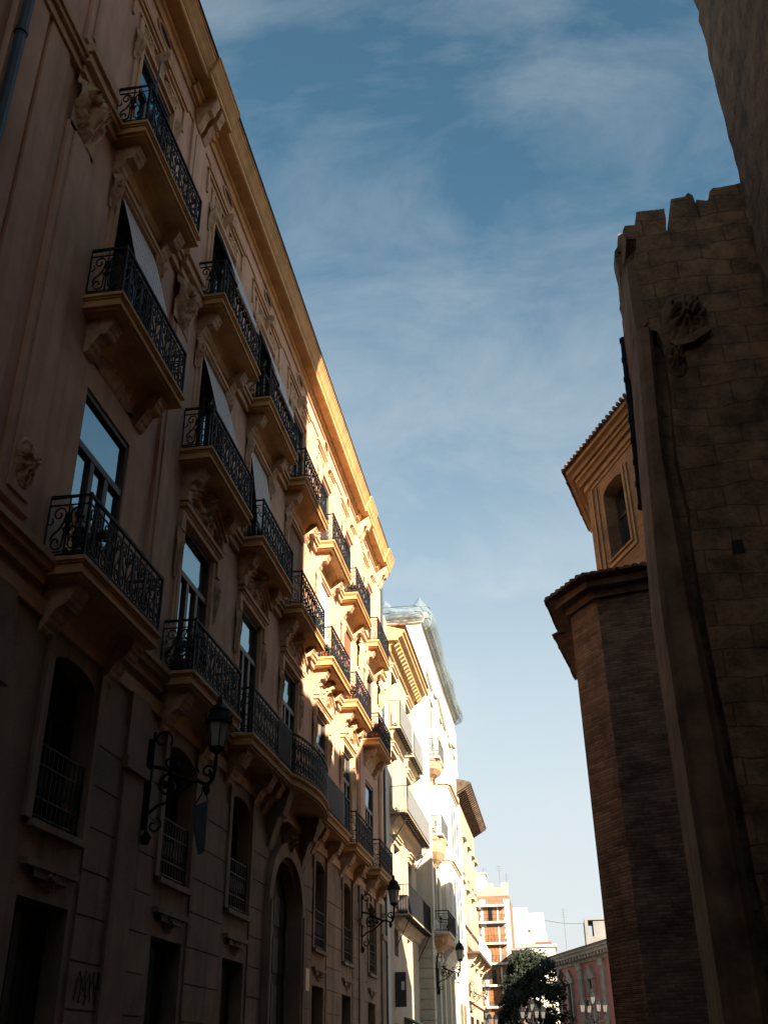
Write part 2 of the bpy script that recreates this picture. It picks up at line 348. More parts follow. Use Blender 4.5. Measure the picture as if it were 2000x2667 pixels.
def wall_open(mb, o, y0, y1, z0, z1, ops, depth=.26):
    """wall sheet facing +x at out=o, openings (ya,yb,za,zb[,arch rise]) with reveals"""
    ys = sorted({y0, y1, *[q for p in ops for q in p[:2]]}); zs = sorted({z0, z1, *[q for p in ops for q in p[2:4]]})
    x = X0 + o
    for a, b in zip(ys, ys[1:]):
        run = None
        for c, d in zip(zs, zs[1:]):
            ym, zm = (a + b) / 2, (c + d) / 2
            if any(p[0] < ym < p[1] and p[2] < zm < p[3] for p in ops): continue
            mb.quad((x, a, c), (x, b, c), (x, b, d), (x, a, d))
    for p in ops:
        ya, yb, za, zb = p[:4]; xi = x - depth; rise = p[4] if len(p) > 4 else 0
        mb.quad((x, ya, za), (xi, ya, za), (xi, ya, zb), (x, ya, zb)); mb.quad((x, yb, za), (xi, yb, za), (xi, yb, zb), (x, yb, zb))
        mb.quad((x, ya, za), (x, yb, za), (xi, yb, za), (xi, ya, za)); mb.quad((x, ya, zb), (x, yb, zb), (xi, yb, zb), (xi, ya, zb))
        if rise:
            n = 8
            for sgn, yc0 in ((1, ya), (-1, yb)):
                half = (yb - ya) / 2
                pts = [(yc0, zb)]
                for k in range(n + 1):
                    a = PI / 2 * k / n
                    pts.append((yc0 + sgn * half * (1 - math.cos(a)), zb - rise + rise * math.sin(a)))
                mb.prism(pts, 'x', xi, x - .002)

def spiral(cx, cz, r0, r1, a0, a1, n=12):
    return [(cx + (r0 + (r1 - r0) * k / n) * math.cos(a0 + (a1 - a0) * k / n), cz + (r0 + (r1 - r0) * k / n) * math.sin(a0 + (a1 - a0) * k / n)) for k in range(n + 1)]

def panel_paths():
    """one ornamental panel in unit space u 0..1, v 0..1 : list of (path, thickness factor)"""
    P = []
    for sgn in (1, -1):
        f = lambda pts: [(.5 + sgn * (u - .5), v) for u, v in pts]
        up_ = spiral(.27, .80, .03, .17, PI * 2.4, PI * .05, 12) + [(.40, .62), (.30, .47), (.16, .36), (.12, .26)]
        P.append((f(up_), 1.))
        lo = spiral(.27, .20, .03, .17, -PI * 2.2, -PI * .15, 12) + [(.43, .30), (.44, .42), (.38, .52)]
        P.append((f(lo), 1.))
        P.append((f([(.0, .62), (.08, .58), (.14, .66), (.10, .74)]), .9))
        P.append((f([(.5, .55), (.43, .66), (.46, .78), (.5, .86)]), 1.2))
    P.append(([(.5, 0), (.5, 1)], 1.1))
    P.append(([(0, 0), (0, 1)], 1.1))
    return P
PANEL = panel_paths()
def railing(path, h=.93, pw=.46, t=.013, skip_first_post=False):
    """wrought iron railing along a plan path of (x,y) points, local coordinates, base at z=0"""
    mb = MB()
    P3 = [Vector((a, b, 0)) for a, b in path]
    zb, zt = .09, h - .14
    for z, r in ((.05, .016), (zb, .014), (zt, .015), (h - .012, .030)):
        mb.tube([p + Vector((0, 0, z)) for p in P3], r, 4)
    for a, b in zip(P3, P3[1:]):
        d = b - a; Ln = d.length; e = d / Ln
        n = max(1, round(Ln / pw)); st = Ln / n
        for k in range(n):
            for pts, tf in PANEL:
                mb.tube([a + e * ((k + u) * st) + Vector((0, 0, zb + v * (zt - zb))) for u, v in pts], t * tf, 4, caps=False)
            for q in (0, .5):
                p = a + e * ((k + q) * st); mb.tube([p + Vector((0, 0, zt)), p + Vector((0, 0, h))], .011, 4, caps=False)
                mb.tube([p, p + Vector((0, 0, zb))], .011, 4, caps=False)
            c = a + e * ((k + .5) * st) + Vector((0, 0, zb + .5 * (zt - zb)))
            nn = Vector((-e.y, e.x, 0))
            lf = [(0, -.10), (.045, -.02), (.02, .06), (.05, .10), (0, .2), (-.05, .10), (-.02, .06), (-.045, -.02)]
            for sg in (1, -1): mb.poly([tuple(c + e * u + Vector((0, 0, v)) + nn * .012 * sg) for u, v in lf])
    for p in (P3[1], P3[-2]) if len(P3) > 3 else (P3[0], P3[-1]):
        mb.tube([p, p + Vector((0, 0, h + .02))], .028, 4)
    return mb

def slab(hw, p, steps):
    """moulded balcony slab with returns: steps = [(projection, z0, z1)] downward, local coordinates"""
    mb = MB()
    for pr, z0, z1 in steps:
        d = p - pr
        mb.box(-.05, pr, -hw + d, hw - d, z0, z1)
    return mb
SLAB = [(.64, -.055, 0), (.61, -.085, -.057), (.585, -.20, -.087), (.615, -.235, -.202), (.56, -.27, -.237)]
def bracket_mesh(wd=.36, p=.50, h=.78, lobes=7):
    """scrolled console with scalloped edge, local: top at z=0, wall at x=0, centred on y"""
    pts = [(-.04, 0), (p, 0), (p, -.05)]
    n = 28
    for k in range(n + 1):
        q = k / n
        x = p * (1 - q) ** .9 * .97 + .05 * math.sin(q * PI) * (1 if q < .5 else -.6) + .03
        z = -.05 - (h - .05) * q ** 1.15
        bump = .013 * abs(math.sin(q * PI * lobes))
        pts.append((x + bump, z - bump * .4))
    pts += [(-.04, -h)]
    mb = MB(); mb.prism(pts, 'y', -wd / 2, wd / 2)
    side = [(x * .86, z * .9 - .02) for x, z in pts[1:-1]]
    return mb
# ------------------------------------------------------------------ ochre apartment building
b1 = thing('apartment_building', 'long ochre stuccoed block with seven bays of scrolled iron balconies, nearest on the left', 'apartment building', (X0, 23.6, 0))
BY = [12.34, 16.73, 20.45, 24.23, 28.05, 31.95, 36.35]
YA, YB = 7.95, 39.3
Z1, Z2, Z3 = 7.45, 11.88, 15.62
ZS = 20.34    # soffit
ops = []; OPS = {}
def op(kind, b, *r): ops.append(r); OPS[kind, b] = r
for b, y in enumerate(BY):
    hw = .84 if b in (0, 1, 6) else .76
    op('L1', b, y - hw, y + hw, Z1 + .02, 10.6); op('L2', b, y - .80, y + .80, Z2 + .02, 14.78); op('L3', b, y - .78, y + .78, Z3 + .02, 18.45)
    if b != 3:
        op('M', b, y - .68, y + .68, 4.28, 6.5, .22); op('G', b, y - .70, y + .70, .15, 3.42)
    else: op('D', b, y - 1.35, y + 1.35, .15, 5.85, 1.0)
wm = MB(); wall_open(wm, 0, YA, YB, 6.95, ZS, [o for o in ops if o[3] > 7], .13); obj('wall', wm, M['wall'], b1)
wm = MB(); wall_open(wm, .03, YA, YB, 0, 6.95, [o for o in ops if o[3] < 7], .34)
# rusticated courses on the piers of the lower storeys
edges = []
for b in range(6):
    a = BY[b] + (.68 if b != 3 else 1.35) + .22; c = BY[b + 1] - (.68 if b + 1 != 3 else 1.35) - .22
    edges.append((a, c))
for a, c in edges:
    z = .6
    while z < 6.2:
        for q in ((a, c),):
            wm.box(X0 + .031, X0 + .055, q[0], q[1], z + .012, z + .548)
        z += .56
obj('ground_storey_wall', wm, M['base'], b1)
bd = MB()
bd.quad((X0 - .5, YA, 0), (X0 - 13, YA, 0), (X0 - 13, YA, 21.2), (X0 - .5, YA, 21.2)); bd.quad((X0 - .5, YB, 0), (X0 - 13, YB, 0), (X0 - 13, YB, 21.2), (X0 - .5, YB, 21.2))
bd.quad((X0, YA, 0), (X0 - .5, YA, 0), (X0 - .5, YA, 21.2), (X0, YA, 21.2)); bd.quad((X0, YB, 0), (X0 - .5, YB, 0), (X0 - .5, YB, 21.2), (X0, YB, 21.2))
bd.quad((X0 - 13, YA, 0), (X0 - 13, YB, 0), (X0 - 13, YB, 21.2), (X0 - 13, YA, 21.2)); obj('side_wall', bd, M['wall'], b1)
rf = MB(); rf.box(X0 - 13, X0 + .4, YA, YB, 20.97, 21.05); rf.box(X0 - 9, X0 - 3, YA, YB, 21.05, 21.9); obj('roof', rf, M['tile'], b1)

# cornice: profile extruded along the street, with shallow projections over the pilasters and at the end
PROF = [(0, 20.12), (.05, 20.12), (.07, 20.22), (.13, 20.24), (.13, 20.34), (.40, 20.345), (.40, 20.37), (.42, 20.37), (.42, 20.53), (.435, 20.53), (.435, 20.57), (.46, 20.6), (.50, 20.70), (.545, 20.78), (.575, 20.82), (.575, 20.90), (.60, 20.905), (.60, 20.965), (0, 20.965)]
PX = [8.55 - .1, 14.55, 34.2, 38.75]
cm = MB()
yy = YA
segs = []
for c in PX:
    segs += [(yy, c - .75, 0), (c - .75, c + .75, .075)]; yy = c + .75
for a, c, d in segs:
    c = min(c, YB + .02)
    cm.prism([(X0 + (o + d if o > 0 else 0), z) for o, z in PROF], 'y', a, c)
obj('cornice', cm, M['gold'], b1)
# thin dark gutter line on top of the cornice
gm = MB(); gm.box(X0 + .3, X0 + .635, YA, YB, 20.968, 21.0); obj('gutter', gm, M['pipe'], b1)

# pilasters, capitals, consoles
pm = MB()
PIL = [(9.62, 10.42), (14.2, 14.98), (33.82, 34.58), (38.3, 39.1)]
for a, c in PIL:
    pm = MB(); fb(pm, 0, .07, a, c, 7.75, 14.2); fb(pm, .0, .10, a + .14, c - .14, 7.9, 14.1)
    obj('pilaster', pm, M['wall'], b1)
    pm = MB(); fb(pm, 0, .06, a, c, 16.1, 19.5); fb(pm, 0, .085, a + .16, c - .16, 16.3, 19.3); obj('upper_pilaster', pm, M['wall'], b1)
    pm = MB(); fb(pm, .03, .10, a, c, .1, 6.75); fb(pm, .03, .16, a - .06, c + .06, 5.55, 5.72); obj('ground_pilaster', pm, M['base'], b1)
for q in ((8.7, 9.3), (8.2, 8.6)): pm = MB(); fb(pm, 0, .05, *q, 7.75, 19.5); obj('pilaster_strip', pm, M['wall'], b1)
for k, (a, c) in enumerate(PIL):
    m_ = MB(); y = (a + c) / 2; hw = (c - a) / 2
    fb(m_, 0, .30, a - .10, c + .10, 15.60, 15.78); fb(m_, 0, .24, a - .06, c + .06, 15.42, 15.598); fb(m_, 0, .14, a - .02, c + .02, 15.25, 15.418)
    cp_ = obj('pilaster_capital', m_, M['trim'], b1)
    m_ = MB(); m_.relief(X0 + .07, y, 14.72, hw * 1.05, .62, .34, 3 + k, 'drop', 17, 25); obj('carved_drop', m_, M['carve'], cp_, smooth=True)
    m_ = MB()
    for s_y in (-.18, .18):
        bm_ = bracket_mesh(.22, .40, .85, 3); m_.add(bm_, (X0 + .06, y + s_y, ZS))
    obj('cornice_console', m_, M['carve'], b1)

# string courses
sm = MB()
def string(mb, ya, yb, z, k=1.): 
    fb(mb, 0, .20 * k, ya, yb, z - .09, z); fb(mb, 0, .155 * k, ya, yb, z - .19, z - .092); fb(mb, 0, .09 * k, ya, yb, z - .36, z - .192)
ends = [YA] + sum([[y - 1.36, y + 1.36] for y in BY], []) + [YB]
for a, c in zip(ends[::2], ends[1::2]):
    if a < c:
        string(sm, a, c, Z3 - .0)
        string(sm, a, c, Z1 - .0, 1.2)
        if 16 < (a + c) / 2 < 33: string(sm, a, c, Z2 - .0)
fb(sm, .03, .08, YA, YB, 6.72, 6.94)
obj('string_course', sm, M['trim'], b1)

# oculi in the frieze
for y in BY:
    o_ = MB(); n = 18
    ring = [(y + .34 * math.cos(2 * PI * k / n), 19.86 + .17 * math.sin(2 * PI * k / n)) for k in range(n)]
    o_.tube([(X0 + .02, p, q) for p, q in ring + ring[:1]], .03, 5)
    fr = obj('oculus', o_, M['trim'], b1)
    d_ = MB(); d_.poly([(X0 + .004, y + .30 * math.cos(2 * PI * k / n), 19.86 + .14 * math.sin(2 * PI * k / n)) for k in range(n)]); obj('pane', d_, M['door'], fr)
# frieze strip moulding
fm = MB(); fb(fm, 0, .035, YA, YB, 19.56, 19.62)
fb(fm, 0, .05, YA, YB, 20.06, 20.118); obj('frieze_moulding', fm, M['trim'], b1)

# windows with their surrounds
def window(kind, b, blind=None):
    ya, yb, za, zb = OPS[kind, b][:4]; xi = X0 - .11; wd = .065
    f = MB()
    f.box(xi, xi + .08, ya, ya + wd, za, zb); f.box(xi, xi + .08, yb - wd, yb, za, zb); f.box(xi, xi + .08, ya + wd, yb - wd, zb - .09, zb)
    zt = za + (zb - za) * .70
    f.box(xi, xi + .085, ya + wd, yb - wd, zt - .06, zt + .05)
    third = (yb - ya - 2 * wd) / 3
    for k in (1, 2):
        y = ya + wd + third * k; f.box(xi, xi + .075, y - .065, y + .065, za, zt - .06)
    f.box(xi, xi + .07, ya + wd, yb - wd, za, za + .45)
    fr = obj('window', f, M['frame'], b1, (xi, (ya + yb) / 2, za))
    p = MB(); p.quad((xi + .02, ya, za), (xi + .02, yb, za), (xi + .02, yb, zb), (xi + .02, ya, zb))
    obj('pane', p, M['glass'], fr)
    if blind:
        bl = MB(); topz = zb - .03; mt, reach, botz = blind
        n = 16; y0, y1 = ya + .06, yb - .04
        path = []
        for k in range(n + 1):
            q = k / n; path.append((X0 - .10 + (reach + .10) * q ** .8, topz + (botz - topz) * q))
        if reach > .6: path += [(X0 * 0 + X0 + reach + .10, botz - .25), (X0 + reach + .08, botz - .55)] if False else []
        path = [(X0 - .015 + (reach + .015) * (k / n) ** .85, topz + (botz - topz) * k / n) for k in range(n + 1)]
        if reach > .5: path += [(X0 + reach + .05, botz - .10), (X0 + reach + .06, botz - .32)]
        # slats: each a thin strip with a little lip
        for (xa, za_), (xb, zb_) in zip(path, path[1:]):
            for q in range(2):
                t0, t1 = q / 2, (q + 1) / 2
                A = (xa + (xb - xa) * t0, za_ + (zb_ - za_) * t0); B_ = (xa + (xb - xa) * t1, za_ + (zb_ - za_) * t1)
                bl.quad((A[0], y0, A[1]), (A[0], y1, A[1]), (B_[0] + .001, y1, B_[1]), (B_[0] + .001, y0, B_[1]))
        for yv in [y0 + (y1 - y0) * q / 9 for q in range(1, 9)]:
            bl.tube([(x + .004, yv, z) for x, z in path], .007, 4)
        ex, ez = path[-1]; bl.tube([(ex, y0 - .02, ez), (ex, y1 + .02, ez)], .03, 6)
        obj('blind', bl, M[mt], fr)
    return fr
BL = {('L2', 0): ('blind', .50, Z2 + 1.0), ('L2', 1): ('blind', .50, Z2 + 1.0), ('L2', 2): ('blind', .30, Z2 + .6), ('L2', 3): ('blindbrown', -.012, Z2 + .2),
      ('L2', 5): ('blindbrown', -.012, Z2 + .2), ('L3', 1): ('blindwhite', .62, Z3 + 1.0), ('L3', 2): ('blindwhite', .60, Z3 + 1.0), ('L2', 4): ('blindwhite', -.012, Z2 + 1.2)}
for b in range(7):
    for k in ('L1', 'L2', 'L3'): window(k, b, BL.get((k, b)))

def surround(b):
    y = BY[b]
    # first floor: frame, entablature, broken segmental pediment with relief, side drops
    if b not in (0, 6):
        m_ = MB(); hw = (OPS['L1', b][1] - OPS['L1', b][0]) / 2; zt = 10.6
        for s in (-1, 1):
            a = sorted((y + s * (hw + .02), y + s * (hw + .15))); c = sorted((y + s * (hw + .15), y + s * (hw + .27)))
            fb(m_, 0, .05, *a, Z1, zt + .1); fb(m_, 0, .035, *c, Z1, zt)
        fb(m_, 0, .09, y - hw - .15, y + hw + .15, zt + .02, zt + .13)
        fb(m_, 0, .16, y - hw - .30, y + hw + .30, zt + .19, zt + .27); fb(m_, 0, .115, y - hw - .24, y + hw + .24, zt + .132, zt + .188)
        for s in (-1, 1):   # curved halves of the pediment, highest by the middle
            for (r0, dz) in ((.22, 0), (.16, -.09), (.11, -.17)):
                pts = []
                for k in range(9):
                    q = k / 8; yy_ = y + s * (hw + .30 - (hw + .02) * q); z = zt + .62 + .34 * math.sin(q * PI / 2) ** 1.3 - (.0 if q > .12 else .0)
                    pts.append((yy_, z + dz))
                low = [(p, q - .085) for p, q in reversed(pts)]
                m_.prism(pts + low, 'x', X0, X0 + r0)
            e = sorted((y + s * (hw + .14), y + s * (hw + .33))); fb(m_, 0, .17, *e, zt + .30, zt + .52)
            fb(m_, 0, .10, *e, zt - .30, zt + .10)
        obj('window_surround', m_, M['trim'], b1)
        m_ = MB()
        m_.relief(X0, y, zt + .50, hw * .95, .28, .20, b * 3 + 1, 'oval', 25, 13); obj('carved_panel', m_, M['carve'], b1, smooth=True); m_ = MB(); m_.relief(X0, y, zt + .80, .30, .42, .42, b + 2, 'oval', 15, 17); obj('cartouche', m_, M['carve'], b1, smooth=True)
        for s in (-1, 1): m_ = MB(); m_.relief(X0 + .04, y + s * (hw + .27), zt - .75, .13, .52, .11, b + s, 'drop', 11, 21); obj('carved_drop', m_, M['carve'], b1, smooth=True)
    # second floor
    m_ = MB(); hw = .80; zt = 14.78
    for s in (-1, 1):
        a = sorted((y + s * (hw + .02), y + s * (hw + .13))); fb(m_, 0, .07, *a, Z2, zt + .12)
        a = sorted((y + s * (hw + .13), y + s * (hw + .24))); fb(m_, 0, .035, *a, Z2, zt + .05)
    fb(m_, 0, .10, y - hw - .22, y + hw + .22, zt + .03, zt + .12); fb(m_, 0, .06, y - hw - .13, y + hw + .13, zt - .02, zt + .028)
    # third floor
    hw = .78; zt = 18.45
    for s in (-1, 1):
        a = sorted((y + s * (hw + .02), y + s * (hw + .12))); fb(m_, 0, .07, *a, Z3, zt + .1)
        a = sorted((y + s * (hw + .12), y + s * (hw + .26))); fb(m_, 0, .04, *a, Z3 + 1.2, zt + .55)
    fb(m_, 0, .07, y - hw - .12, y + hw + .12, zt + .1, zt + .2)
    fb(m_, 0, .05, y - hw - .62, y + hw + .62, zt + .78, zt + .86); fb(m_, 0, .09, y - hw - .66, y + hw + .66, zt + .862, zt + .93)
    fb(m_, 0, .05, y - hw - .30, y - .22, zt + .55, zt + .63); fb(m_, 0, .05, y + .22, y + hw + .30, zt + .55, zt + .63)
    for s in (-1, 1):
        a = sorted((y + s * (hw + .54), y + s * (hw + .62))); fb(m_, 0, .045, *a, zt + .2, zt + .78)
    obj('window_surround', m_, M['trim'], b1)
    def carved(nm, *a):
        q = MB(); q.relief(*a); obj(nm, q, M['carve'], b1, smooth=True)
    q = MB(); q.add(bracket_mesh(.20, .22, .62, 3), (X0, y, zt + .78)); obj('keystone', q, M['carve'], b1)
    for s in (-1, 1):
        carved('carved_drop', X0 + .03, y + s * 1.0, 14.78 - .30, .15, .42, .16, b + s + 4, 'drop', 9, 17)
        carved('carved_drop', X0 + .03, y + s * .99, 18.45 - .25, .14, .40, .14, b + s + 8, 'drop', 9, 15)
        carved('carved_panel', X0, y + s * .62, 18.45 + .40, .34, .16, .09, b + 5, 'oval', 15, 9)
    carved('carved_panel', X0, y, Z2 - .62, .8, .20, .14, b + 6, 'oval', 19, 9)
    carved('carved_panel', X0, y, Z3 - .52, .9, .17, .12, b + 7, 'oval', 19, 9)
for b in range(7): surround(b)

# balconies
HW = 1.42
slab_me = slab(HW, .64, SLAB).mesh('balcony', M['gold'])
rail_me = railing([(0.02, -HW + .05), (.585, -HW + .05), (.585, HW - .05), (0.02, HW - .05)]).mesh('railing', M['iron'])
brk_me = bracket_mesh(.30, .42, .60, 6).mesh('bracket', M['carve'])
brk1_me = bracket_mesh(.38, .46, .66, 7).mesh('bracket', M['carve'])
cove = MB()
cove.prism([(-.04, 0), (.30, 0), (.22, -.05), (.12, -.16), (.07, -.30), (-.04, -.34)], 'y', -HW + .30, HW - .30)
cove_me = cove.mesh('soffit_cove', M['gold'])
def balcony(y, z, big=False):
    s_ = objl('balcony', slab_me, b1, (X0, y, z))
    objl('railing', rail_me, s_, (X0, y, z)); objl('soffit_cove', cove_me, s_, (X0, y, z - .272))
    for q in (-1, 1): objl('bracket', brk1_me if big else brk_me, s_, (X0, y + q * (HW - .42), z - .271))
for b, y in enumerate(BY):
    balcony(y, Z3); balcony(y, Z2)
    if b in (0, 1, 5, 6): balcony(y, Z1, True)
# long balcony over the door, bowed in the middle
yc = BY[3]; LW = BY[4] + HW - yc
def plan(p, w_, bow):
    pts = [(-.05, -w_), (p, -w_), (p, -1.95)]
    for k in range(1, 12):
        a = -1.95 + 3.9 * k / 12; pts.append((p + bow * (math.cos(a / 1.95 * PI / 2) ** .7), a))
    return pts + [(p, 1.95), (p, w_), (-.05, w_)]
lm = MB()
for pr, z0, z1 in SLAB:
    d = .64 - pr; lm.prism([(X0 + a, yc + c) for a, c in plan(pr, LW - d, .25)], 'z', Z1 + z0, Z1 + z1)
lb = obj('balcony', lm, M['gold'], b1, (X0, yc, Z1))
rm = railing([(max(a, .02), c) for a, c in plan(.585, LW - .05, .25)], h=.95)
objl('railing', rm.mesh('railing', M['iron']), lb, (X0, yc, Z1))
for q in (-LW + .42, -LW + 2.4, -2.1, 2.1, LW - 2.4, LW - .42): objl('bracket', brk1_me, lb, (X0, yc + q, Z1 - .271))
# mesh privacy panels tied to the railing
for ya, yb, mt in ((-3.2, -2.0, 'iron'), (2.0, 4.3, 'ironlight')):
    pm = MB(); pm.box(X0 + .60, X0 + .608, yc + ya, yc + yb, Z1 + .1, Z1 + .9)
    for k in range(int((yb - ya) / .09)): pm.box(X0 + .609, X0 + .615, yc + ya + k * .09, yc + ya + k * .09 + .03, Z1 + .1, Z1 + .9)
    obj('screen_panel', pm, M[mt], lb)

# lower openings
for b, y in enumerate(BY):
    if b == 3: continue
    ya, yb, za, zb = OPS['M', b][:4]; xi = X0 - .28
    f = MB(); f.box(xi, xi + .06, ya, yb, za, za + .06); f.box(xi, xi + .06, ya, ya + .06, za, zb); f.box(xi, xi + .06, yb - .06, yb, za, zb); f.box(xi, xi + .06, y - .04, y + .04, za, zb); f.box(xi, xi + .06, ya, yb, za + 1.45, za + 1.53)
    fr = obj('window', f, M['door'], b1, (xi, y, za))
    p = MB(); p.quad((xi + .01, ya, za), (xi + .01, yb, za), (xi + .01, yb, zb), (xi + .01, ya, zb)); obj('pane', p, M['darkglass'], fr)
    gr = MB(); n = 10
    for k in range(n + 1):
        q = ya + .03 + (yb - ya - .06) * k / n; gr.tube([(X0 + .02, q, za + .02), (X0 + .02, q, za + .95)], .012, 4)
        if k < n: gr.tube([(X0 + .02, q + .06 + .035 * math.cos(a * PI / 4), za + .5 + .12 * math.sin(a * PI / 4)) for a in range(9)], .008, 4)
    for z in (.08, .3, .7, .95): gr.tube([(X0 + .02, ya, za + z), (X0 + .02, yb, za + z)], .014, 4)
    obj('grille', gr, M['iron'], fr)
    t = MB(); t.box(X0, X0 + .14, ya - .1, yb + .1, za - .09, za - .004); t.box(X0 + .031, X0 + .09, ya - .22, ya - .05, za, zb + .2); t.box(X0 + .031, X0 + .09, yb + .05, yb + .22, za, zb + .2)
    t.box(X0 + .031, X0 + .12, ya - .05, yb + .05, za - .52, za - .44); t.box(X0 + .031, X0 + .09, ya + .2, yb - .2, za - .62, za - .522); t.relief(X0 + .04, y, za - .62, .22, .14, .12, b, 'oval', 11, 9)
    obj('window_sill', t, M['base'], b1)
    ya, yb, za, zb = OPS['G', b][:4]
    d = MB(); d.box(xi, xi + .05, ya, yb, za, zb)
    for k in range(6): d.box(xi + .051, xi + .075, ya + .05 + (yb - ya - .1) * k / 6, ya + .02 + (yb - ya - .1) * (k + 1) / 6, za + .1, zb - .12)
    obj('shutter_door', d, M['door'], b1, (xi, y, za))
ya, yb, za, zb = OPS['D', 3][:4]; xi = X0 - .30
d = MB(); d.box(xi, xi + .05, ya, yb, za, zb); y = BY[3]
for s in (-1, 1):
    for z0, z1 in ((.4, 1.3), (1.5, 3.1), (3.35, 4.1), (4.35, 5.0)):
        a = sorted((y + s * .10, y + s * .62)); d.box(xi + .051, xi + .085, *a, za + z0, za + z1); a = sorted((y + s * .70, y + s * 1.25)); d.box(xi + .051, xi + .085, *a, za + z0, za + z1)
dr = obj('entrance_door', d, M['door'], b1, (xi, y, za))
k = MB(); k.tube([(xi + .12, y - .08, 1.2), (xi + .16, y - .08, 1.3), (xi + .12, y - .08, 1.4)], .02, 6); obj('handle', k, M['iron'], dr)
t = MB()
for s in (-1, 1):
    a = sorted((y + s * 1.37, y + s * 1.75)); t.box(X0 + .031, X0 + .15, *a, .13, 5.0); a = sorted((y + s * 1.50, y + s * 1.66)); t.box(X0 + .152, X0 + .19, *a, .4, 4.8)
arc = [(y + 1.42 * math.cos(a * PI / 16), 4.85 + 1.1 * math.sin(a * PI / 16)) for a in range(17)]; arc2 = [(y + 1.72 * math.cos(a * PI / 16), 4.85 + 1.42 * math.sin(a * PI / 16)) for a in range(16, -1, -1)]
t.prism(arc + arc2, 'x', X0 + .032, X0 + .16); t.relief(X0 + .05, y, 6.35, .4, .45, .35, 2, 'oval', 15, 15)
for s in (-1, 1): t.add(bracket_mesh(.4, .5, 1.3, 5), (X0 + .03, y + s * 1.56, Z1 - .28))
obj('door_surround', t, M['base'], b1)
# medallion on the near pilaster and a scrawl on the wall
m_ = MB(); m_.relief(X0 + .094, 10.05, 8.35, .26, .36, .16, 5, 'oval', 15, 15); obj('medallion', m_, M['carve'], b1)
gr = MB()
for k in range(5):
    c0 = 13.55 + k * .16; gr.tube([(X0 + .06, c0 + .09 * math.cos(a * .7 + k), 2.55 + .17 * math.sin(a * 1.1 + k * 2) + .05 * math.cos(3 * a)) for a in range(8)], .010, 4)
obj('graffiti', gr, M['door'], b1)
# downpipes
dp = MB(); dp.tube([(X0 + .09, 8.02, .3), (X0 + .09, 8.02, 20.3)], .075, 8)
for z in range(2, 20, 3): dp.tube([(X0 + .09, 8.02, z), (X0 + .09, 8.02, z + .08)], .095, 8)
obj('drainpipe', dp, M['pipe'], b1)
dp = MB(); dp.tube([(X0 + .10, 39.18, .3), (X0 + .10, 39.18, 20.2)], .065, 8)
for z in range(2, 20, 3): dp.tube([(X0 + .10, 39.18, z), (X0 + .10, 39.18, z + .08)], .085, 8)
obj('drainpipe', dp, M['pipe'], b1)
# neighbour before it
nb = thing('neighbouring_house', 'brown stuccoed house at the left edge, next to the long ochre block', 'house', (X0, 0, 0))
m_ = MB(); m_.box(X0 - 12, X0 - .10, -30, 7.93, 0, 19.5); obj('wall', m_, M['wall'], nb)
m_ = MB(); m_.box(X0 - 12, X0 + .3, -30, 7.93, 19.502, 20.1); obj('cornice', m_, M['trim'], nb)
# ------------------------------------------------------------------ generic balcony with plain bars
def bars(path, h, gap=.11, r=.009):
    mb = MB(); P3 = [Vector((a, b, 0)) for a, b in path]
    for z, q in ((.06, .012), (h, .02)): mb.tube([p + Vector((0, 0, z)) for p in P3], q, 4)
    for a, b in zip(P3, P3[1:]):
        n = max(1, round((b - a).length / gap))
        for k in range(n + 1):
            p = a + (b - a) * k / n; mb.tube([p, p + Vector((0, 0, h))], r, 4, caps=False)
    return mb

# ------------------------------------------------------------------ cream house with iron balconies
b2 = thing('town_house', 'narrow cream house with brown bracketed eaves and grid-floored iron balconies, just past the ochre block', 'house', (X0, 44.4, 0))
ya, yb = 39.32, 49.48
wins = [(42.0, 43.2, 11.0, 13.3), (46.6, 47.8, 11.0, 13.3), (42.3, 43.5, 14.4, 16.9), (46.9, 48.1, 14.4, 16.9), (42.2, 43.4, 7.1, 9.5), (46.4, 47.6, 7.1, 9.5), (41.9, 43.0, 5.35, 6.35), (45.6, 46.7, 5.2, 6.3), (41.8, 43.2, .15, 3.0), (45.8, 47.4, .15, 3.0)]
m_ = MB(); wall_open(m_, 0, ya, yb, 0, 18.0, wins); obj('wall', m_, M['cream'], b2)
m_ = MB(); m_.box(X0 - 11, X0 - .4, ya, yb, 0, 18.6); obj('side_wall', m_, M['cream'], b2)
m_ = MB(); m_.box(X0, X0 + .12, ya + .05, ya + .75, 0, 17.9); obj('corner_pilaster', m_, M['white'], b2)
for w_ in wins:
    f = MB(); xi = X0 - .22
    for p, q in ((w_[0], w_[0] + .08), (w_[1] - .08, w_[1]), ((w_[0] + w_[1]) / 2 - .05, (w_[0] + w_[1]) / 2 + .05)): f.box(xi, xi + .06, p, q, w_[2], w_[3])
    f.box(xi, xi + .06, w_[0], w_[1], w_[3] - .08, w_[3]); f.box(xi, xi + .06, w_[0], w_[1], w_[2], w_[2] + .1)
    fr = obj('window', f, M['frame'], b2, (xi, w_[0], w_[2])); p = MB(); p.quad((xi + .01, w_[0], w_[2]), (xi + .01, w_[1], w_[2]), (xi + .01, w_[1], w_[3]), (xi + .01, w_[0], w_[3])); obj('pane', p, M['darkglass'], fr)
    if w_[2] > 7:
        h_ = MB(); h_.box(X0, X0 + .14, w_[0] - .22, w_[1] + .22, w_[3] + .22, w_[3] + .34); h_.box(X0, X0 + .20, w_[0] - .27, w_[1] + .27, w_[3] + .342, w_[3] + .40); h_.box(X0, X0 + .07, w_[0] - .16, w_[1] + .16, w_[3] + .02, w_[3] + .218); obj('window_hood', h_, M['creamtrim'], b2)
e = MB()
e.prism([(X0, 17.62), (X0 + .10, 17.62), (X0 + .14, 17.85), (X0 + .30, 17.95), (X0 + .30, 18.02), (X0, 18.02)], 'y', 41.3, yb)
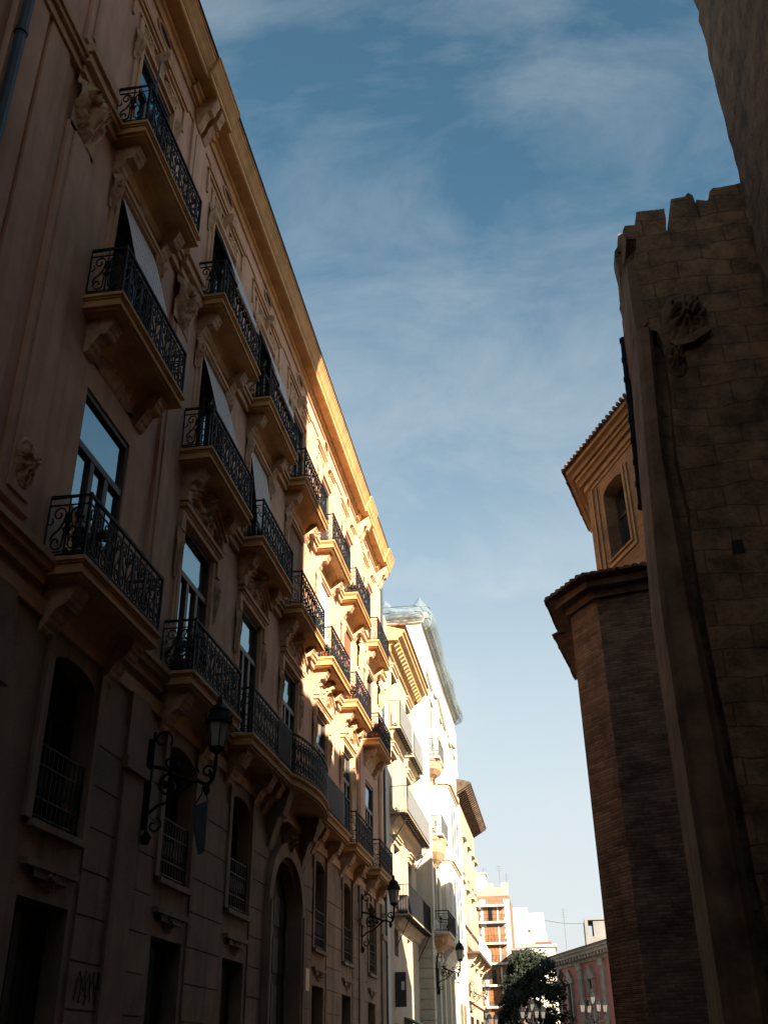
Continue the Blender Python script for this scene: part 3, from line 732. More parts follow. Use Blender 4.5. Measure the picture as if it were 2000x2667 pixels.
e.prism([(X0 + .0, 18.022), (X0 + .50, 18.022), (X0 + .52, 18.10), (X0 + .62, 18.16), (X0 + .70, 18.20), (X0 + .72, 18.32), (X0 + .80, 18.36), (X0 + .82, 18.46), (X0, 18.7)], 'y', 41.1, yb + .55)
ev = obj('eave', e, M['ochreeave'], b2)
for k in range(17):
    y = 41.45 + k * .485; q = MB(); q.prism([(X0 + .301, 17.80), (X0 + .50, 17.95), (X0 + .50, 18.02), (X0 + .301, 18.02)], 'y', y, y + .24); obj('modillion', q, M['ochreeave'], ev)
m_ = MB(); m_.box(X0 - 11, X0 + .84, 41.12, yb + .5, 18.71, 18.76); obj('roof', m_, M['tile'], b2)
m_ = MB(); m_.box(X0 - .4, X0, ya, 41.29, 18.002, 18.9); obj('parapet', m_, M['cream'], b2)
def iron_balcony(par, y0, y1, z, p, wrap, brace=True, h=1.05, mrail='ironlight'):
    s_ = MB()
    s_.box(X0, X0 + p, y0, y1, z - .06, z)
    s_.prism([(X0, z - .061), (X0 + p * .55, z - .061), (X0 + p * .5, z - .16), (X0 + p * .3, z - .24), (X0 + p * .2, z - .42), (X0, z - .5)], 'y', y0 + .1, y1 - .1)
    o_ = obj('balcony', s_, M['creamtrim'], par, (X0, (y0 + y1) / 2, z))
    gd = MB(); n = int((y1 - y0) / .38)
    for k in range(n + 1):
        y = y0 + (y1 - y0) * k / n; gd.tube([(X0 + p * .55, y, z - .09), (X0 + p, y, z - .09)], .02, 4)
    for k in range(3): x = X0 + p * (.6 + .2 * k); gd.tube([(x, y0, z - .09), (x, y1, z - .09)], .024, 4)
    obj('floor_grid', gd, M['iron'], o_)
    if brace:
        for y in (y0 + .35, y1 - .35):
            gd = MB(); gd.tube([(X0 + p - .03, y, z - .1), (X0 + .02, y, z - 1.15)], .022, 4); obj('brace', gd, M['iron'], o_)
    rl = bars([(0.01, y0 + .02), (p - .02, y0 + .02), (p - .02, y1 - .02), (.01, y1 - .02)], h)
    rl.v = [(a + X0, b, c + z) for a, b, c in rl.v]
    ro = obj('railing', rl, M[mrail], o_)
    if wrap:
        q = MB(); q.box(X0 + p + .005, X0 + p + .012, y0 + .05, y1 - .05, z + .08, z + h - .05); obj('screen_panel', q, M[wrap], ro)
    return o_
iron_balcony(b2, 41.35, 45.2, 14.2, .50, 'greypanel', False, 1.15); iron_balcony(b2, 46.0, 49.3, 14.2, .48, 'greypanel', False, 1.15)
iron_balcony(b2, 41.35, 49.0, 10.65, .72, 'greypanel'); iron_balcony(b2, 42.0, 49.35, 6.85, .62, None, h=1.1, mrail='iron')

# ------------------------------------------------------------------ white building with oriel
b3 = thing('corner_building', 'tall white building with blue netting round its roof and a rounded oriel of narrow windows', 'building', (-5.6, 58.6, 0))
XB = -5.6
m_ = MB(); m_.box(XB - 11, XB, 49.5, 67.7, 0, 22.2); obj('wall', m_, M['white'], b3)
m_ = MB()
z = .4
while z < 7.0:
    m_.box(XB - .60, XB - .01, 49.455, 49.499, z + .02, z + .40); m_.box(XB + .001, XB + .045, 49.46, 50.2, z + .02, z + .40); z += .42
m_.box(XB - .65, XB + .09, 49.42, 50.25, 7.02, 7.2); obj('rusticated_pier', m_, M['whitetrim'], b3)
m_ = MB(); m_.box(XB + .001, XB + .12, 49.5, 50.0, 7.21, 21.6); obj('corner_pilaster', m_, M['white'], b3)
for yy_ in (53.4, 60.6, 67.2): m_ = MB(); m_.box(XB + .001, XB + .09, yy_ - .25, yy_ + .25, .2, 21.4); obj('pilaster', m_, M['white'], b3)
m_ = MB(); m_.prism([(XB, 22.2), (XB + .12, 22.25), (XB + .16, 22.4), (XB + .34, 22.5), (XB + .36, 22.75), (XB, 22.9)], 'y', 49.4, 67.7); m_.box(XB - 10, XB, 49.35, 49.49, 22.22, 22.7); obj('cornice', m_, M['whitetrim'], b3)
for y, z in ((52.4, 17.4), (57.2, 17.9), (62.4, 17.9), (65.2, 17.9), (62.4, 13.4), (65.2, 13.4), (62.4, 8.9), (65.2, 8.9), (52.3, 13.2), (52.3, 9.0)):
    f = MB(); f.box(XB - .05, XB + .03, y - .55, y + .55, z - 1.2, z + 1.2); f.box(XB + .031, XB + .07, y - .75, y - .56, z - 1.3, z + 1.3); f.box(XB + .031, XB + .07, y + .56, y + .75, z - 1.3, z + 1.3); f.box(XB + .002, XB + .12, y - .8, y + .8, z + 1.31, z + 1.5)
    fr = obj('window', f, M['whitetrim'], b3, (XB, y, z)); p = MB(); p.quad((XB + .035, y - .5, z - 1.15), (XB + .035, y + .5, z - 1.15), (XB + .035, y + .5, z + 1.15), (XB + .035, y - .5, z + 1.15)); obj('pane', p, M['darkglass'], fr)
# swag mouldings under the roof
m_ = MB(); m_.tube([(XB + .05, 56.6 + 10.6 * k / 16, 20.4 - .9 * math.sin(PI * k / 16)) for k in range(17)], .09, 5); m_.tube([(XB + .05, 50.6 + 5.4 * k / 10, 20.2 - .5 * math.sin(PI * k / 10)) for k in range(11)], .08, 5); obj('swag_moulding', m_, M['whitetrim'], b3)
# oriel: rounded plan
OX = -4.97
def oplan(g=0.): return [(XB - .05, 54 - g), (OX - .42 + g * .4, 54 - g), (OX - .18 + g * .8, 54.06 - g * .8), (OX - .04 + g, 54.25 - g * .4), (OX + g, 54.5), (OX + g, 58.9), (OX - .12 + g, 59.3 + g * .4), (OX - .42 + g * .4, 59.5 + g), (XB - .05, 59.5 + g)]
orl = MB(); orl.prism(oplan(), 'z', 6.9, 14.6)
ob = obj('oriel', orl, M['white'], b3, (XB, 56.7, 6.9))
for z0, z1, g in ((14.6, 14.75, .06), (14.752, 14.86, .16), (10.72, 10.84, .05), (10.842, 10.96, .12), (6.72, 6.9, .10)):
    m_ = MB(); m_.prism(oplan(g), 'z', z0, z1); obj('moulding', m_, M['creamtrim'], ob)
m_ = MB(); pts = [(XB - .02, 14.862), (OX - .04, 14.862), (OX - .02, 15.3), (OX - .15, 15.45), (XB + .1, 15.45), (XB - .02, 15.3)]; m_.prism(pts, 'y', 54.02, 54.2); m_.prism([(54.2, 14.862), (59.3, 14.862), (59.3, 15.25), (58.6, 15.05), (55.2, 15.05), (54.2, 15.35)], 'x', OX - .14, OX - .02); obj('oriel_parapet', m_, M['whitetrim'], ob)
m_ = MB(); m_.prism([(XB, 6.72), (OX, 6.72), (OX - .1, 6.55), (OX - .35, 6.3), (XB, 5.7)], 'y', 54.1, 59.4); obj('oriel_corbel', m_, M['white'], ob)
def slot(xa, xb, z0, z1, yf):
    f = MB(); n = 6
    top = [((xa + xb) / 2 + (xb - xa) / 2 * math.cos(PI * k / n), z1 - .12 + .12 * math.sin(PI * k / n)) for k in range(n + 1)]
    f.prism([(xa, z0), (xb, z0)] + top, 'y', yf - .004, yf - .002)
    return f
for z0, z1 in ((11.55, 13.95), (7.4, 10.25)):
    p = slot(-5.34, -5.08, z0, z1, 54.0); o_ = obj('window', p, M['whitetrim'], ob); q = slot(-5.31, -5.11, z0 + .04, z1 - .04, 53.995); obj('pane', q, M['blindolive'] if 'blindolive' in M else M['blind'], o_)
    for yy_ in (55.3, 56.7, 58.1):
        f = MB(); f.box(OX + .001, OX + .03, yy_ - .42, yy_ + .42, z0, z1); o_ = obj('window', f, M['whitetrim'], ob); q = MB(); q.box(OX + .031, OX + .036, yy_ - .34, yy_ + .34, z0 + .06, z1 - .06); obj('pane', q, M['darkglass'], o_)
# small bow balconies between pier and oriel
def bowl_balcony(y0, y1, z, p, h, bowl, mt):
    o_ = MB(); o_.box(XB, XB + p, y0, y1, z - .10, z)
    bo = obj('balcony', o_, M['whitetrim'], b3, (XB, (y0 + y1) / 2, z))
    rl = railing([(.02, y0), (p - .03, y0), (p - .03, y1), (.02, y1)], h, .5, .011); rl.v = [(a + XB, b, c + z) for a, b, c in rl.v]; obj('railing', rl, M[mt], bo)
    o_ = MB(); yc_ = (y0 + y1) / 2; hw = (y1 - y0) / 2; n = 8; ring = []
    prof = [(1, 0), (1.02, -.10), (.92, -.2), (.98, -.35), (.85, -.6), (.55, -.85), (.25, -1.0), (.08, -1.15)]
    for s, dz in prof: ring.append([(XB + p * s * math.sin(PI * k / n) ** .6, yc_ - hw * s * math.cos(PI * k / n), z - .1 + dz * bowl) for k in range(n + 1)])
    for a, b in zip(ring, ring[1:]):
        for k in range(n): o_.quad(a[k], a[k + 1], b[k + 1], b[k])
    obj('carved_corbel', o_, M['carve'], bo)
bowl_balcony(50.3, 52.6, 15.3, .62, .90, .75, 'ironlight'); bowl_balcony(50.3, 53.2, 11.5, .62, .85, 1.15, 'ironlight'); bowl_balcony(50.3, 53.6, 7.05, .75, .92, .6, 'iron')
for y, z0 in ((61.2, 0.2), (63.2, .2), (65.4, .2)):
    f = MB(); f.box(XB + .001, XB + .05, y - .6, y + .6, z0, 4.6); o_ = obj('shop_window', f, M['darkstone'], b3)
for y in (50.9, 53.0, 55.6, 57.6, 59.8):
    m_ = MB(); m_.box(XB + .001, XB + .20, y - .28, y + .28, .15, 5.5); m_.box(XB, XB + .28, y - .36, y + .36, 5.502, 5.8); obj('ground_pier', m_, M['whitetrim'], b3)
# scaffold netting wrapped round the cornice: a thing that hangs on the roof
def netband(pts, outs, name):
    """pts: list of plan points + bottom z + top z ; folded cloth with depth"""
    nb_ = MB(); rows = 9; g = []
    for k, (x, y, z0, z1, nx_, ny_) in enumerate(pts):
        col = []
        for r in range(rows):
            q = r / (rows - 1); b_ = math.sin(q * PI) ** .8 * outs + .05 + .05 * math.sin(k * .55 + r * .9) + .09 * noise.noise(Vector((k * .4, r * .35, 2)))
            col.append((x + nx_ * b_, y + ny_ * b_, z0 + (z1 - z0) * q + .03 * math.sin(k * .5 + r)))
        g.append(col)
    for a, b in zip(g, g[1:]):
        for r in range(rows - 1): nb_.quad(a[r], b[r], b[r + 1], a[r + 1])
    return nb_
pts = []
for k in range(15):
    q = k / 14; x = -8.2 + (XB + 8.2) * q
    pts.append((x, 49.42, 22.25, 23.15 + .45 * max(0, math.sin(q * 9 - 1.2)) ** 3 + (.5 * (q - .8) if q > .8 else 0) + 0 + .06 * noise.noise(Vector((k * .9, 0, 0))), 0, -1))
for k in range(1, 30):
    q = k / 29; y = 49.45 + 18.2 * q
    pts.append((XB + .06, y, 21.95 + .15 * math.sin(q * 9), 23.35 - .35 * q - (.25 if .38 < q < .46 else 0) + .12 * noise.noise(Vector((k * .35, 3, 0))), 1, 0))
n_ = netband(pts, .50, 'net')
ln = MB()
net = tag(obj('scaffold_netting', n_, M['net'], None, (XB, 58, 22.2), smooth=True), 'pale blue scaffold netting wrapped round the roof edge of the white building', 'netting')
for k in range(3):
    z = 22.35 + k * .32; l_ = MB(); l_.tube([(-8.2, 48.93 - .02 * k, z), (-5.75, 48.93, z), (-5.2, 49.1, z - .02), (-5.08, 49.5, z)], .022, 4); obj('rope', l_, M['pipe'], net)

# ------------------------------------------------------------------ salmon house with wide timber eaves
b4 = thing('eaved_house', 'salmon house with a wide dark timber eave jutting over the street', 'house', (XB, 74.2, 0))
m_ = MB(); m_.box(XB - 11, XB, 67.72, 80.7, 0, 17.3); obj('wall', m_, M['salmon'], b4)
m_ = MB(); m_.prism([(XB - 11, 17.3), (XB, 17.1), (XB + 1.0, 17.68), (XB + 1.0, 17.78), (XB - 4, 19.2), (XB - 11, 17.6)], 'y', 66.2, 81.0)
rf = obj('roof', m_, M['eave'], b4)
for k in range(26):
    y = 66.4 + k * .57; q = MB(); q.prism([(XB + .01, 17.0), (XB + .95, 17.55), (XB + .95, 17.66), (XB + .01, 17.11)], 'y', y, y + .16); obj('rafter', q, M['eave'], rf)
for y, z in ((69.6, 13.8), (73.0, 13.8), (76.6, 13.8), (79.2, 13.8), (70.4, 10.6), (74.4, 10.6), (78.6, 10.6), (70.4, 6.2), (74.4, 6.2), (78.6, 6.2)):
    f = MB(); f.box(XB + .001, XB + .04, y - .6, y + .6, z - 1.2, z + .9); fr = obj('window', f, M['orangewood'], b4, (XB, y, z))
    h_ = MB(); h_.prism([(XB, z + 1.0), (XB + .28, z + 1.0), (XB + .30, z + 1.1), (XB + .06, z + 1.4), (XB, z + 1.4)], 'y', y - .85, y + .85); h_.box(XB + .001, XB + .1, y - .78, y - .62, z - 1.2, z + .99); h_.box(XB + .001, XB + .1, y + .62, y + .78, z - 1.2, z + .99); obj('hood', h_, M['creamtrim'], fr)
for z in (9.3, 12.0, 5.0): m_ = MB(); m_.box(XB + .001, XB + .14, 67.75, 80.7, z, z + .2); obj('string_course', m_, M['creamtrim'], b4)
m_ = MB(); m_.box(XB, XB + .80, 68.9, 80.6, 7.72, 7.85); gb = obj('balcony', m_, M['eave'], b4, (XB, 74.7, 7.8))
m_ = MB(); m_.box(XB + .80, XB + .815, 68.9, 80.6, 7.86, 8.8); obj('glazed_panel', m_, M['pale_glass'] if 'pale_glass' in M else M['metalwhite'], gb)
m_ = bars([(0, 68.9), (.79, 68.9), (.79, 80.6), (0, 80.6)], .98); m_.v = [(a + XB, b, c + 7.85) for a, b, c in m_.v]; obj('railing', m_, M['ironlight'], gb)
for y in (69.6, 73, 76.4, 79.8): m_ = bracket_mesh(.3, .6, .8, 3); m_.v = [(a + XB, b + y, c + 7.72) for a, b, c in m_.v]; obj('bracket', m_, M['creamtrim'], gb)
for y in (70.2, 74.6, 79): m_ = MB(); m_.box(XB + .001, XB + .06, y - .9, y + .9, .2, 4.2); obj('shop_front', m_, M['door'], b4)

# ------------------------------------------------------------------ stone church
ch = thing('stone_church', 'dark weathered stone church wall with a broken-topped buttress, filling the right edge', 'church', (4.2, 12, 0))
# near wall: a block whose street edge is worn
m_ = MB(); rows = 60; prev = None
def nx_off(z): return .05 * noise.noise(Vector((z * 1.3, 5, 1))) + .035 * noise.noise(Vector((z * 4.1, 1, 2)))
zs = [31.5 * k / 120 for k in range(121)]
ysn = [12.88, 12.6, 11.5, 9, 4, -2, -12]
for z0, z1 in zip(zs, zs[1:]):
    for a, b in zip(ysn, ysn[1:]):
        xa0, xb0 = 4.15 + (nx_off(z0) if a > 12.5 else 0), 4.15 + (nx_off(z0) if b > 12.5 else 0)
        xa1, xb1 = 4.15 + (nx_off(z1) if a > 12.5 else 0), 4.15 + (nx_off(z1) if b > 12.5 else 0)
        m_.quad((xa0, a, z0), (xb0, b, z0), (xb1, b, z1), (xa1, a, z1))
    m_.quad((4.15 + nx_off(z0), 12.88, z0), (4.15 + nx_off(z1), 12.88, z1), (7.6, 8.7, z1), (7.6, 8.7, z0))
m_.poly([(4.15, -12, 31.5), (7.6, -12, 31.5), (7.6, 8.7, 31.5), (4.15, 12.88, 31.5)]); m_.quad((7.6, -12, 0), (7.6, 8.7, 0), (7.6, 8.7, 31.5), (7.6, -12, 31.5)); m_.quad((4.15, -12, 0), (7.6, -12, 0), (7.6, -12, 31.5), (4.15, -12, 31.5))
obj('wall', m_, M['stone'], ch)
# nave wall behind, hidden by the buttress but shading the street
m_ = MB(); m_.box(5.0, 9, 16.56, 23.4, 0, 17.6); obj('nave_wall', m_, M['stone'], ch)
m_ = MB(); m_.prism([(5.0, 8.0), (9, 8.0), (9, 14.88), (5.0, 14.88)], 'z', 0, 18.0); obj('aisle_wall', m_, M['stone'], ch)  # unseen mass added to keep the sun off the buttress front
# buttress front as an outline with thickness; broken courses on top
def rough(pts, seed, amp=.03, step=.16):
    out = []
    for (a, b), (c, d) in zip(pts, pts[1:] + pts[:1]):
        n = max(1, int(math.hypot(c - a, d - b) / step))
        for k in range(n):
            q = k / n; x, z = a + (c - a) * q, b + (d - b) * q
            out.append((x + amp * noise.noise(Vector((x * 3, z * 3, seed))), z + amp * noise.noise(Vector((x * 3, z * 3, seed + 5)))))
    return out
prof = [(2.42, 13.2), (2.47, 14.0), (2.55, 14.75), (2.64, 15.1), (2.70, 15.40), (4.95, 15.55), (4.95, .1), (2.80, .1), (2.69, 7.5), (2.69, 8.45), (2.74, 9.45), (2.70, 10.5), (2.8, 11.9), (2.84, 12.6), (2.75, 13.1)]
bt = MB(); bt.prism(rough(prof, 1, .025, .3), 'y', 14.9, 16.55); but = obj('buttress', bt, M['stone'], ch, (2.4, 14.9, 0))
for k, (pts, y0, y1) in enumerate([
    ([(2.50, 15.36), (2.48, 15.62), (2.53, 15.72), (2.74, 15.70), (2.74, 15.36)], 14.92, 16.0),
    ([(2.70, 15.66), (2.72, 15.80), (2.78, 16.06), (3.31, 16.08), (3.30, 15.78), (3.28, 15.45), (2.76, 15.40)], 14.95, 15.9),
    ([(3.30, 15.42), (3.37, 15.86), (3.46, 16.27), (3.72, 16.28), (3.80, 16.38), (3.88, 16.30), (3.90, 16.05), (3.92, 15.5)], 14.92, 16.1),
    ([(3.925, 15.5), (3.94, 16.2), (4.12, 16.14), (4.18, 16.2), (4.19, 16.36), (4.27, 16.44), (4.42, 16.42), (4.8, 16.48), (4.95, 16.46), (4.95, 15.5)], 14.94, 16.3),
    ([(2.42, 14.75), (2.40, 15.0), (2.55, 15.2), (2.7, 15.38), (2.7, 14.75)], 15.2, 16.52),
    ([(2.40, 14.45), (2.40, 16.0), (2.46, 16.1), (2.60, 16.05), (2.7, 14.5)], 15.9, 16.3),
    ([(2.58, 15.9), (2.46, 15.94), (2.48, 16.2), (2.50, 16.40), (2.72, 16.43), (2.74, 15.9)], 15.85, 16.25)]):
    s_ = MB(); s_.prism(rough(pts, 3 + k, .03, .1), 'y', y0, y1); obj('coping_stone', s_, M['stone'], but)
s_ = MB(); s_.prism([(2.3, .1), (2.95, .1), (2.95, 13.0), (2.42, 13.0)], 'y', 15.2, 16.5); obj('core', s_, M['stone'], but)
# overhanging upper block on the street side
s_ = MB(); s_.prism(rough([(2.41, 14.72), (2.55, 14.8), (2.62, 13.3), (2.42, 13.05), (2.38, 13.3)], 8, .02, .2), 'y', 14.86, 16.56); obj('overhanging_block', s_, M['smoothstone'], but)
# worn corner shaft, round and battered, with a split running down it
s_ = MB(); n = 12; rings = []
zz = [13.1, 12.7, 12.3, 11.9, 11.4, 10.9, 10.4, 9.9, 9.5, 9.0, 8.3, 7.5, 6.5, 5.5, 4.5, 3.5, 2.6, 1.2, .05]
def lerp(tab, z):
    for (a, b), (c, d) in zip(tab, tab[1:]):
        if a >= z >= c: return b + (d - b) * (a - z) / (a - c)
    return tab[-1][1]
LT = [(13.1, 2.38), (8.0, 2.07), (0, 2.02)]; RT = [(13.1, 2.66), (10.5, 2.50), (6, 2.60), (0, 2.64)]
for z in [13.1 - .45 * k for k in range(29)] + [.05]:
    l_, r_ = lerp(LT, z), lerp(RT, z); w_ = r_ - l_; j_ = .008 * noise.noise(Vector((z * 3, 1, 1)))
    rings.append([(l_ + j_, 16.4, z), (l_ + j_, 14.95, z), (l_ + w_ * .22 + j_, 14.76 + j_, z), (r_ - w_ * .25, 14.74 + j_, z), (r_ + j_, 14.88, z), (r_, 15.1, z)])
for a, b in zip(rings, rings[1:]):
    for k in range(len(a) - 1): s_.quad(a[k], a[k + 1], b[k + 1], b[k])
s_.poly(rings[0])
obj('corner_shaft', s_, M['smoothstone'], but)
for k, (x, z, hw, hh, d) in enumerate([(3.27, 13.30, .40, .55, .42), (2.98, 12.40, .18, .38, .32)]):
    s_ = MB(); s_.relief(0, 0, 0, hw, hh, d, 30 + k, 'oval', 19, 19)
    s_.v = [(x + b, 14.91 - a * .9, z + c) for a, b, c in s_.v]; obj('carved_capital', s_, M['darkstone'], but)
s_ = MB(); s_.prism(rough([(2.92, 12.72), (3.2, 12.82), (3.62, 13.02), (3.66, 12.9), (3.3, 12.68), (3.0, 12.60)], 17, .04, .08), 'y', 14.74, 14.9); obj('ledge', s_, M['stone'], but)
for k, (x, z, w_, h_) in enumerate([(3.37, 8.70, .10, .11)]):
    s_ = MB(); s_.prism(rough([(x - w_, z - h_), (x + w_, z - h_), (x + w_ * .8, z + h_), (x - w_ * .8, z + h_)], 40 + k, .03, .06), 'y', 14.885, 14.93); obj('putlog_hole', s_, M['door'], but)
# black downpipe on the far corner
s_ = MB(); s_.tube([(2.40, 16.66, 14.35), (2.25, 16.66, 10.5)], .07, 8)
for k in range(9): q = k / 8; s_.tube([(2.40 - .15 * q, 16.66, 14.35 - 3.8 * q), (2.40 - .15 * q, 16.66, 14.27 - 3.8 * q)], .088, 8)
obj('downpipe', s_, M['iron'], ch)

# ------------------------------------------------------------------ brick apse chapel
def offset(poly, d):
    out = []; n = len(poly); A = sum(poly[i][0] * poly[(i + 1) % n][1] - poly[(i + 1) % n][0] * poly[i][1] for i in range(n)); sg = 1 if A > 0 else -1
    for i in range(n):
        p0, p1, p2 = Vector(poly[i - 1]), Vector(poly[i]), Vector(poly[(i + 1) % n])
        d1, d2 = (p1 - p0).normalized(), (p2 - p1).normalized(); n1 = Vector((d1.y, -d1.x)) * sg; n2 = Vector((d2.y, -d2.x)) * sg
        m = (n1 + n2); m = m / max(.3, m.dot(n1)); out.append(tuple(p1 + m * d))
    return out
def tiles(mb, e0, e1, t0, t1, ze, zt, wd=.21, r=.085):
    """rows of half-round roof tiles from the eave line e0-e1 up to t0-t1"""
    a, b, c, d = (Vector((*e0, ze)), Vector((*e1, ze)), Vector((*t1, zt)), Vector((*t0, zt)))
    mb.quad(tuple(a), tuple(b), tuple(c), tuple(d))
    Ln = (b - a).length; n = max(2, int(Ln / wd)); e = (b - a) / Ln
    nrm = (b - a).cross(d - a).normalized()
    if nrm.z < 0: nrm = -nrm
    for k in range(n):
        q = (k + .5) / n; s0 = a + (b - a) * q; s1 = d + (c - d) * q; u = (s1 - s0).normalized(); s0 = s0 - u * (.05 + .03 * random.random()); j = random.uniform(-.012, .012)
        L2 = min((s1 - s0).length, 1.6); ring0 = []; ring1 = []
        rr = r * random.uniform(.92, 1.1)
        for m in range(6):
            an = PI * m / 5; off = e * (math.cos(an) * rr + j) + nrm * (math.sin(an) * rr + .01)
            ring0.append(tuple(s0 + off)); ring1.append(tuple(s0 + u * L2 + off))
        for m in range(5): mb.quad(ring0[m], ring0[m + 1], ring1[m + 1], ring1[m])
        mb.poly(ring0)
K8 = .88
ap = thing('brick_chapel', 'brick chapel with tiled eaves and a windowed drum, beside the stone buttress', 'chapel', (3.5, 26, 0))
OE = [(7.0 * K8, 25.82 * K8), (1.64 * K8, 27.1 * K8), (.63 * K8, 28.7 * K8), (1.0 * K8, 31.3 * K8), (4.6, 26.6), (6.6, 25)]
OB = offset(OE, -.56)
ZE = 12.5
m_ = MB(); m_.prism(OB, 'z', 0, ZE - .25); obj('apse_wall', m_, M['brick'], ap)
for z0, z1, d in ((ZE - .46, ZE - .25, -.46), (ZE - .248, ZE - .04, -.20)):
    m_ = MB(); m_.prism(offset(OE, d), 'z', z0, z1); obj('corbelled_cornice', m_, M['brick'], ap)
m_ = MB(); OT = offset(OE, -1.9)
m_.poly([(x, y, ZE - .035) for x, y in offset(OE, -.02)])
for i in range(4): tiles(m_, OE[i], OE[i + 1], OT[i], OT[i + 1], ZE - .02, ZE + .75)
m_.poly([(x, y, ZE + .74) for x, y in OT])
obj('apse_roof', m_, M['tile'], ap)
# drum
DE = [(5.4 * K8, 23.1 * K8), (1.74 * K8, 31.3 * K8), (2.73 * K8, 36.1 * K8), (4.4, 29.6), (6.2, 27.4)]
DB = offset(DE, -.60); ZD = 17.8
m_ = MB(); 
c0, c1 = Vector(DB[0]), Vector(DB[1]); fd = (c1 - c0).normalized(); fn = Vector((fd.y, -fd.x)); fn = fn if fn.x < 0 else -fn
# window position along the face, measured from the street corner backwards
def fpt(s, d=0.): p = c1 - fd * s + fn * d; return (p.x, p.y)
WS0, WS1, WZ0, WZ1 = 1.0, 2.36, 14.25, 16.5
def facequad(mb, s0, s1, z0, z1, d=0.): mb.quad((*fpt(s0, d), z0), (*fpt(s1, d), z0), (*fpt(s1, d), z1), (*fpt(s0, d), z1))
LF = (c1 - c0).length
for s0, s1, z0, z1 in ((0, WS0, 11, ZD - .2), (WS1, LF, 11, ZD - .2), (WS0, WS1, 11, WZ0), (WS0, WS1, WZ1, ZD - .2)): facequad(m_, s0, s1, z0, z1)
for i in range(1, len(DB)): a, b = DB[i], DB[(i + 1) % len(DB)]; m_.quad((*a, 11), (*b, 11), (*b, ZD - .2), (*a, ZD - .2))
for s in (WS0, WS1): m_.quad((*fpt(s), WZ0), (*fpt(s, -.5), WZ0), (*fpt(s, -.5), WZ1), (*fpt(s), WZ1))
for z in (WZ0, WZ1): m_.quad((*fpt(WS0), z), (*fpt(WS1), z), (*fpt(WS1, -.5), z), (*fpt(WS0, -.5), z))
for sgn, sc in ((1, WS0), (-1, WS1)):   # segmental head
    pts = [(sc, WZ1 - .001)] + [(sc + sgn * .68 * (1 - math.cos(PI / 2 * k / 6)), WZ1 - .24 + .24 * math.sin(PI / 2 * k / 6)) for k in range(7)]
    for d in (-.001, -.5): m_.poly([(*fpt(s, d), z) for s, z in pts])
    for (sa, za), (sb, zb) in zip(pts[1:], pts[2:]): m_.quad((*fpt(sa, -.001), za), (*fpt(sb, -.001), zb), (*fpt(sb, -.5), zb), (*fpt(sa, -.5), za))
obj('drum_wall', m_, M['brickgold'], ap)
f = MB()
def fbox(mb, s0, s1, z0, z1, d0, d1):
    q = [(*fpt(s0, d0),), (*fpt(s1, d0),), (*fpt(s1, d1),), (*fpt(s0, d1),)]; mb.prism(q, 'z', z0, z1)
fbox(f, WS0, WS0 + .07, WZ0, WZ1, -.45, -.4); fbox(f, WS1 - .07, WS1, WZ0, WZ1, -.45, -.4); fbox(f, (WS0 + WS1) / 2 - .03, (WS0 + WS1) / 2 + .03, WZ0, WZ1, -.45, -.4); fbox(f, WS0, WS1, WZ0 + 1.3, WZ0 + 1.36, -.45, -.4)
fr = obj('window', f, M['frame'], ap); p = MB(); facequad(p, WS0, WS1, WZ0, WZ1, -.44); obj('pane', p, M['glass'], fr)
# moulded panels round the window
f = MB()
for s0, s1, z0, z1 in ((.34, .40, 13.2, 16.92), (.34, LF, 16.86, 16.92), (2.56, 2.66, 14.05, 16.5), (WS0 - .1, 2.66, 13.95, 14.06), (.66, .70, 13.2, 16.8)): fbox(f, s0, s1, z0, z1, -.01, .045)
for s0, s1, z0, z1 in ((WS1 + .02, WS1 + .12, WZ0 - .05, WZ1 + .05), (WS0 - .05, WS1 + .12, WZ0 - .12, WZ0 - .052)): fbox(f, s0, s1, z0, z1, -.01, .06)
obj('window_moulding', f, M['moulding'], ap)
for z0, z1, d, mt in ((ZD - .78, ZD - .62, -.52, 'moulding'), (ZD - .618, ZD - .44, -.40, 'brickgold'), (ZD - .438, ZD - .34, -.30, 'moulding'), (ZD - .338, ZD - .16, -.20, 'brickgold'), (ZD - .158, ZD - .04, -.06, 'moulding')):
    m_ = MB(); m_.prism(offset(DE, d), 'z', z0, z1); obj('drum_cornice', m_, M[mt], ap)
m_ = MB(); DT = offset(DE, -1.5); m_.poly([(x, y, ZD - .035) for x, y in offset(DE, -.02)])
for i in range(3): tiles(m_, DE[i], DE[i + 1], DT[i], DT[i + 1], ZD - .02, ZD + .62)
m_.poly([(x, y, ZD + .6) for x, y in DT]); obj('drum_roof', m_, M['tile'], ap)
# lower tiled roof beyond
hs = thing('tiled_house', 'dark house with a tiled eave peeping out behind the brick apse', 'house', (3, 31, 0))
m_ = MB(); m_.prism([(1.35, 28.4), (1.95, 32.2), (6, 32.2), (6, 27.3)], 'z', 0, 12.55); obj('wall', m_, M['brick'], hs)
m_ = MB(); tiles(m_, (.75, 28.3), (1.45, 32.5), (2.6, 28.1), (3.3, 32.2), 12.7, 13.5); m_.poly([(.78, 28.3, 12.68), (1.48, 32.5, 12.68), (5, 32.2, 12.68), (5, 27.8, 12.68)]); obj('roof', m_, M['tile'], hs)
h2 = thing('gabled_house', 'plain brown house along the right side of the street beyond the chapel', 'house', (6, 38, 0))
m_ = MB(); m_.box(3.6, 10, 35.6, 40.2, 0, 16.2); obj('wall', m_, M['brick'], h2)
m_ = MB(); m_.prism([(3.5, 16.2), (10.1, 16.2), (6.8, 17.6)], 'y', 35.5, 40.3); obj('roof', m_, M['tile'], h2)

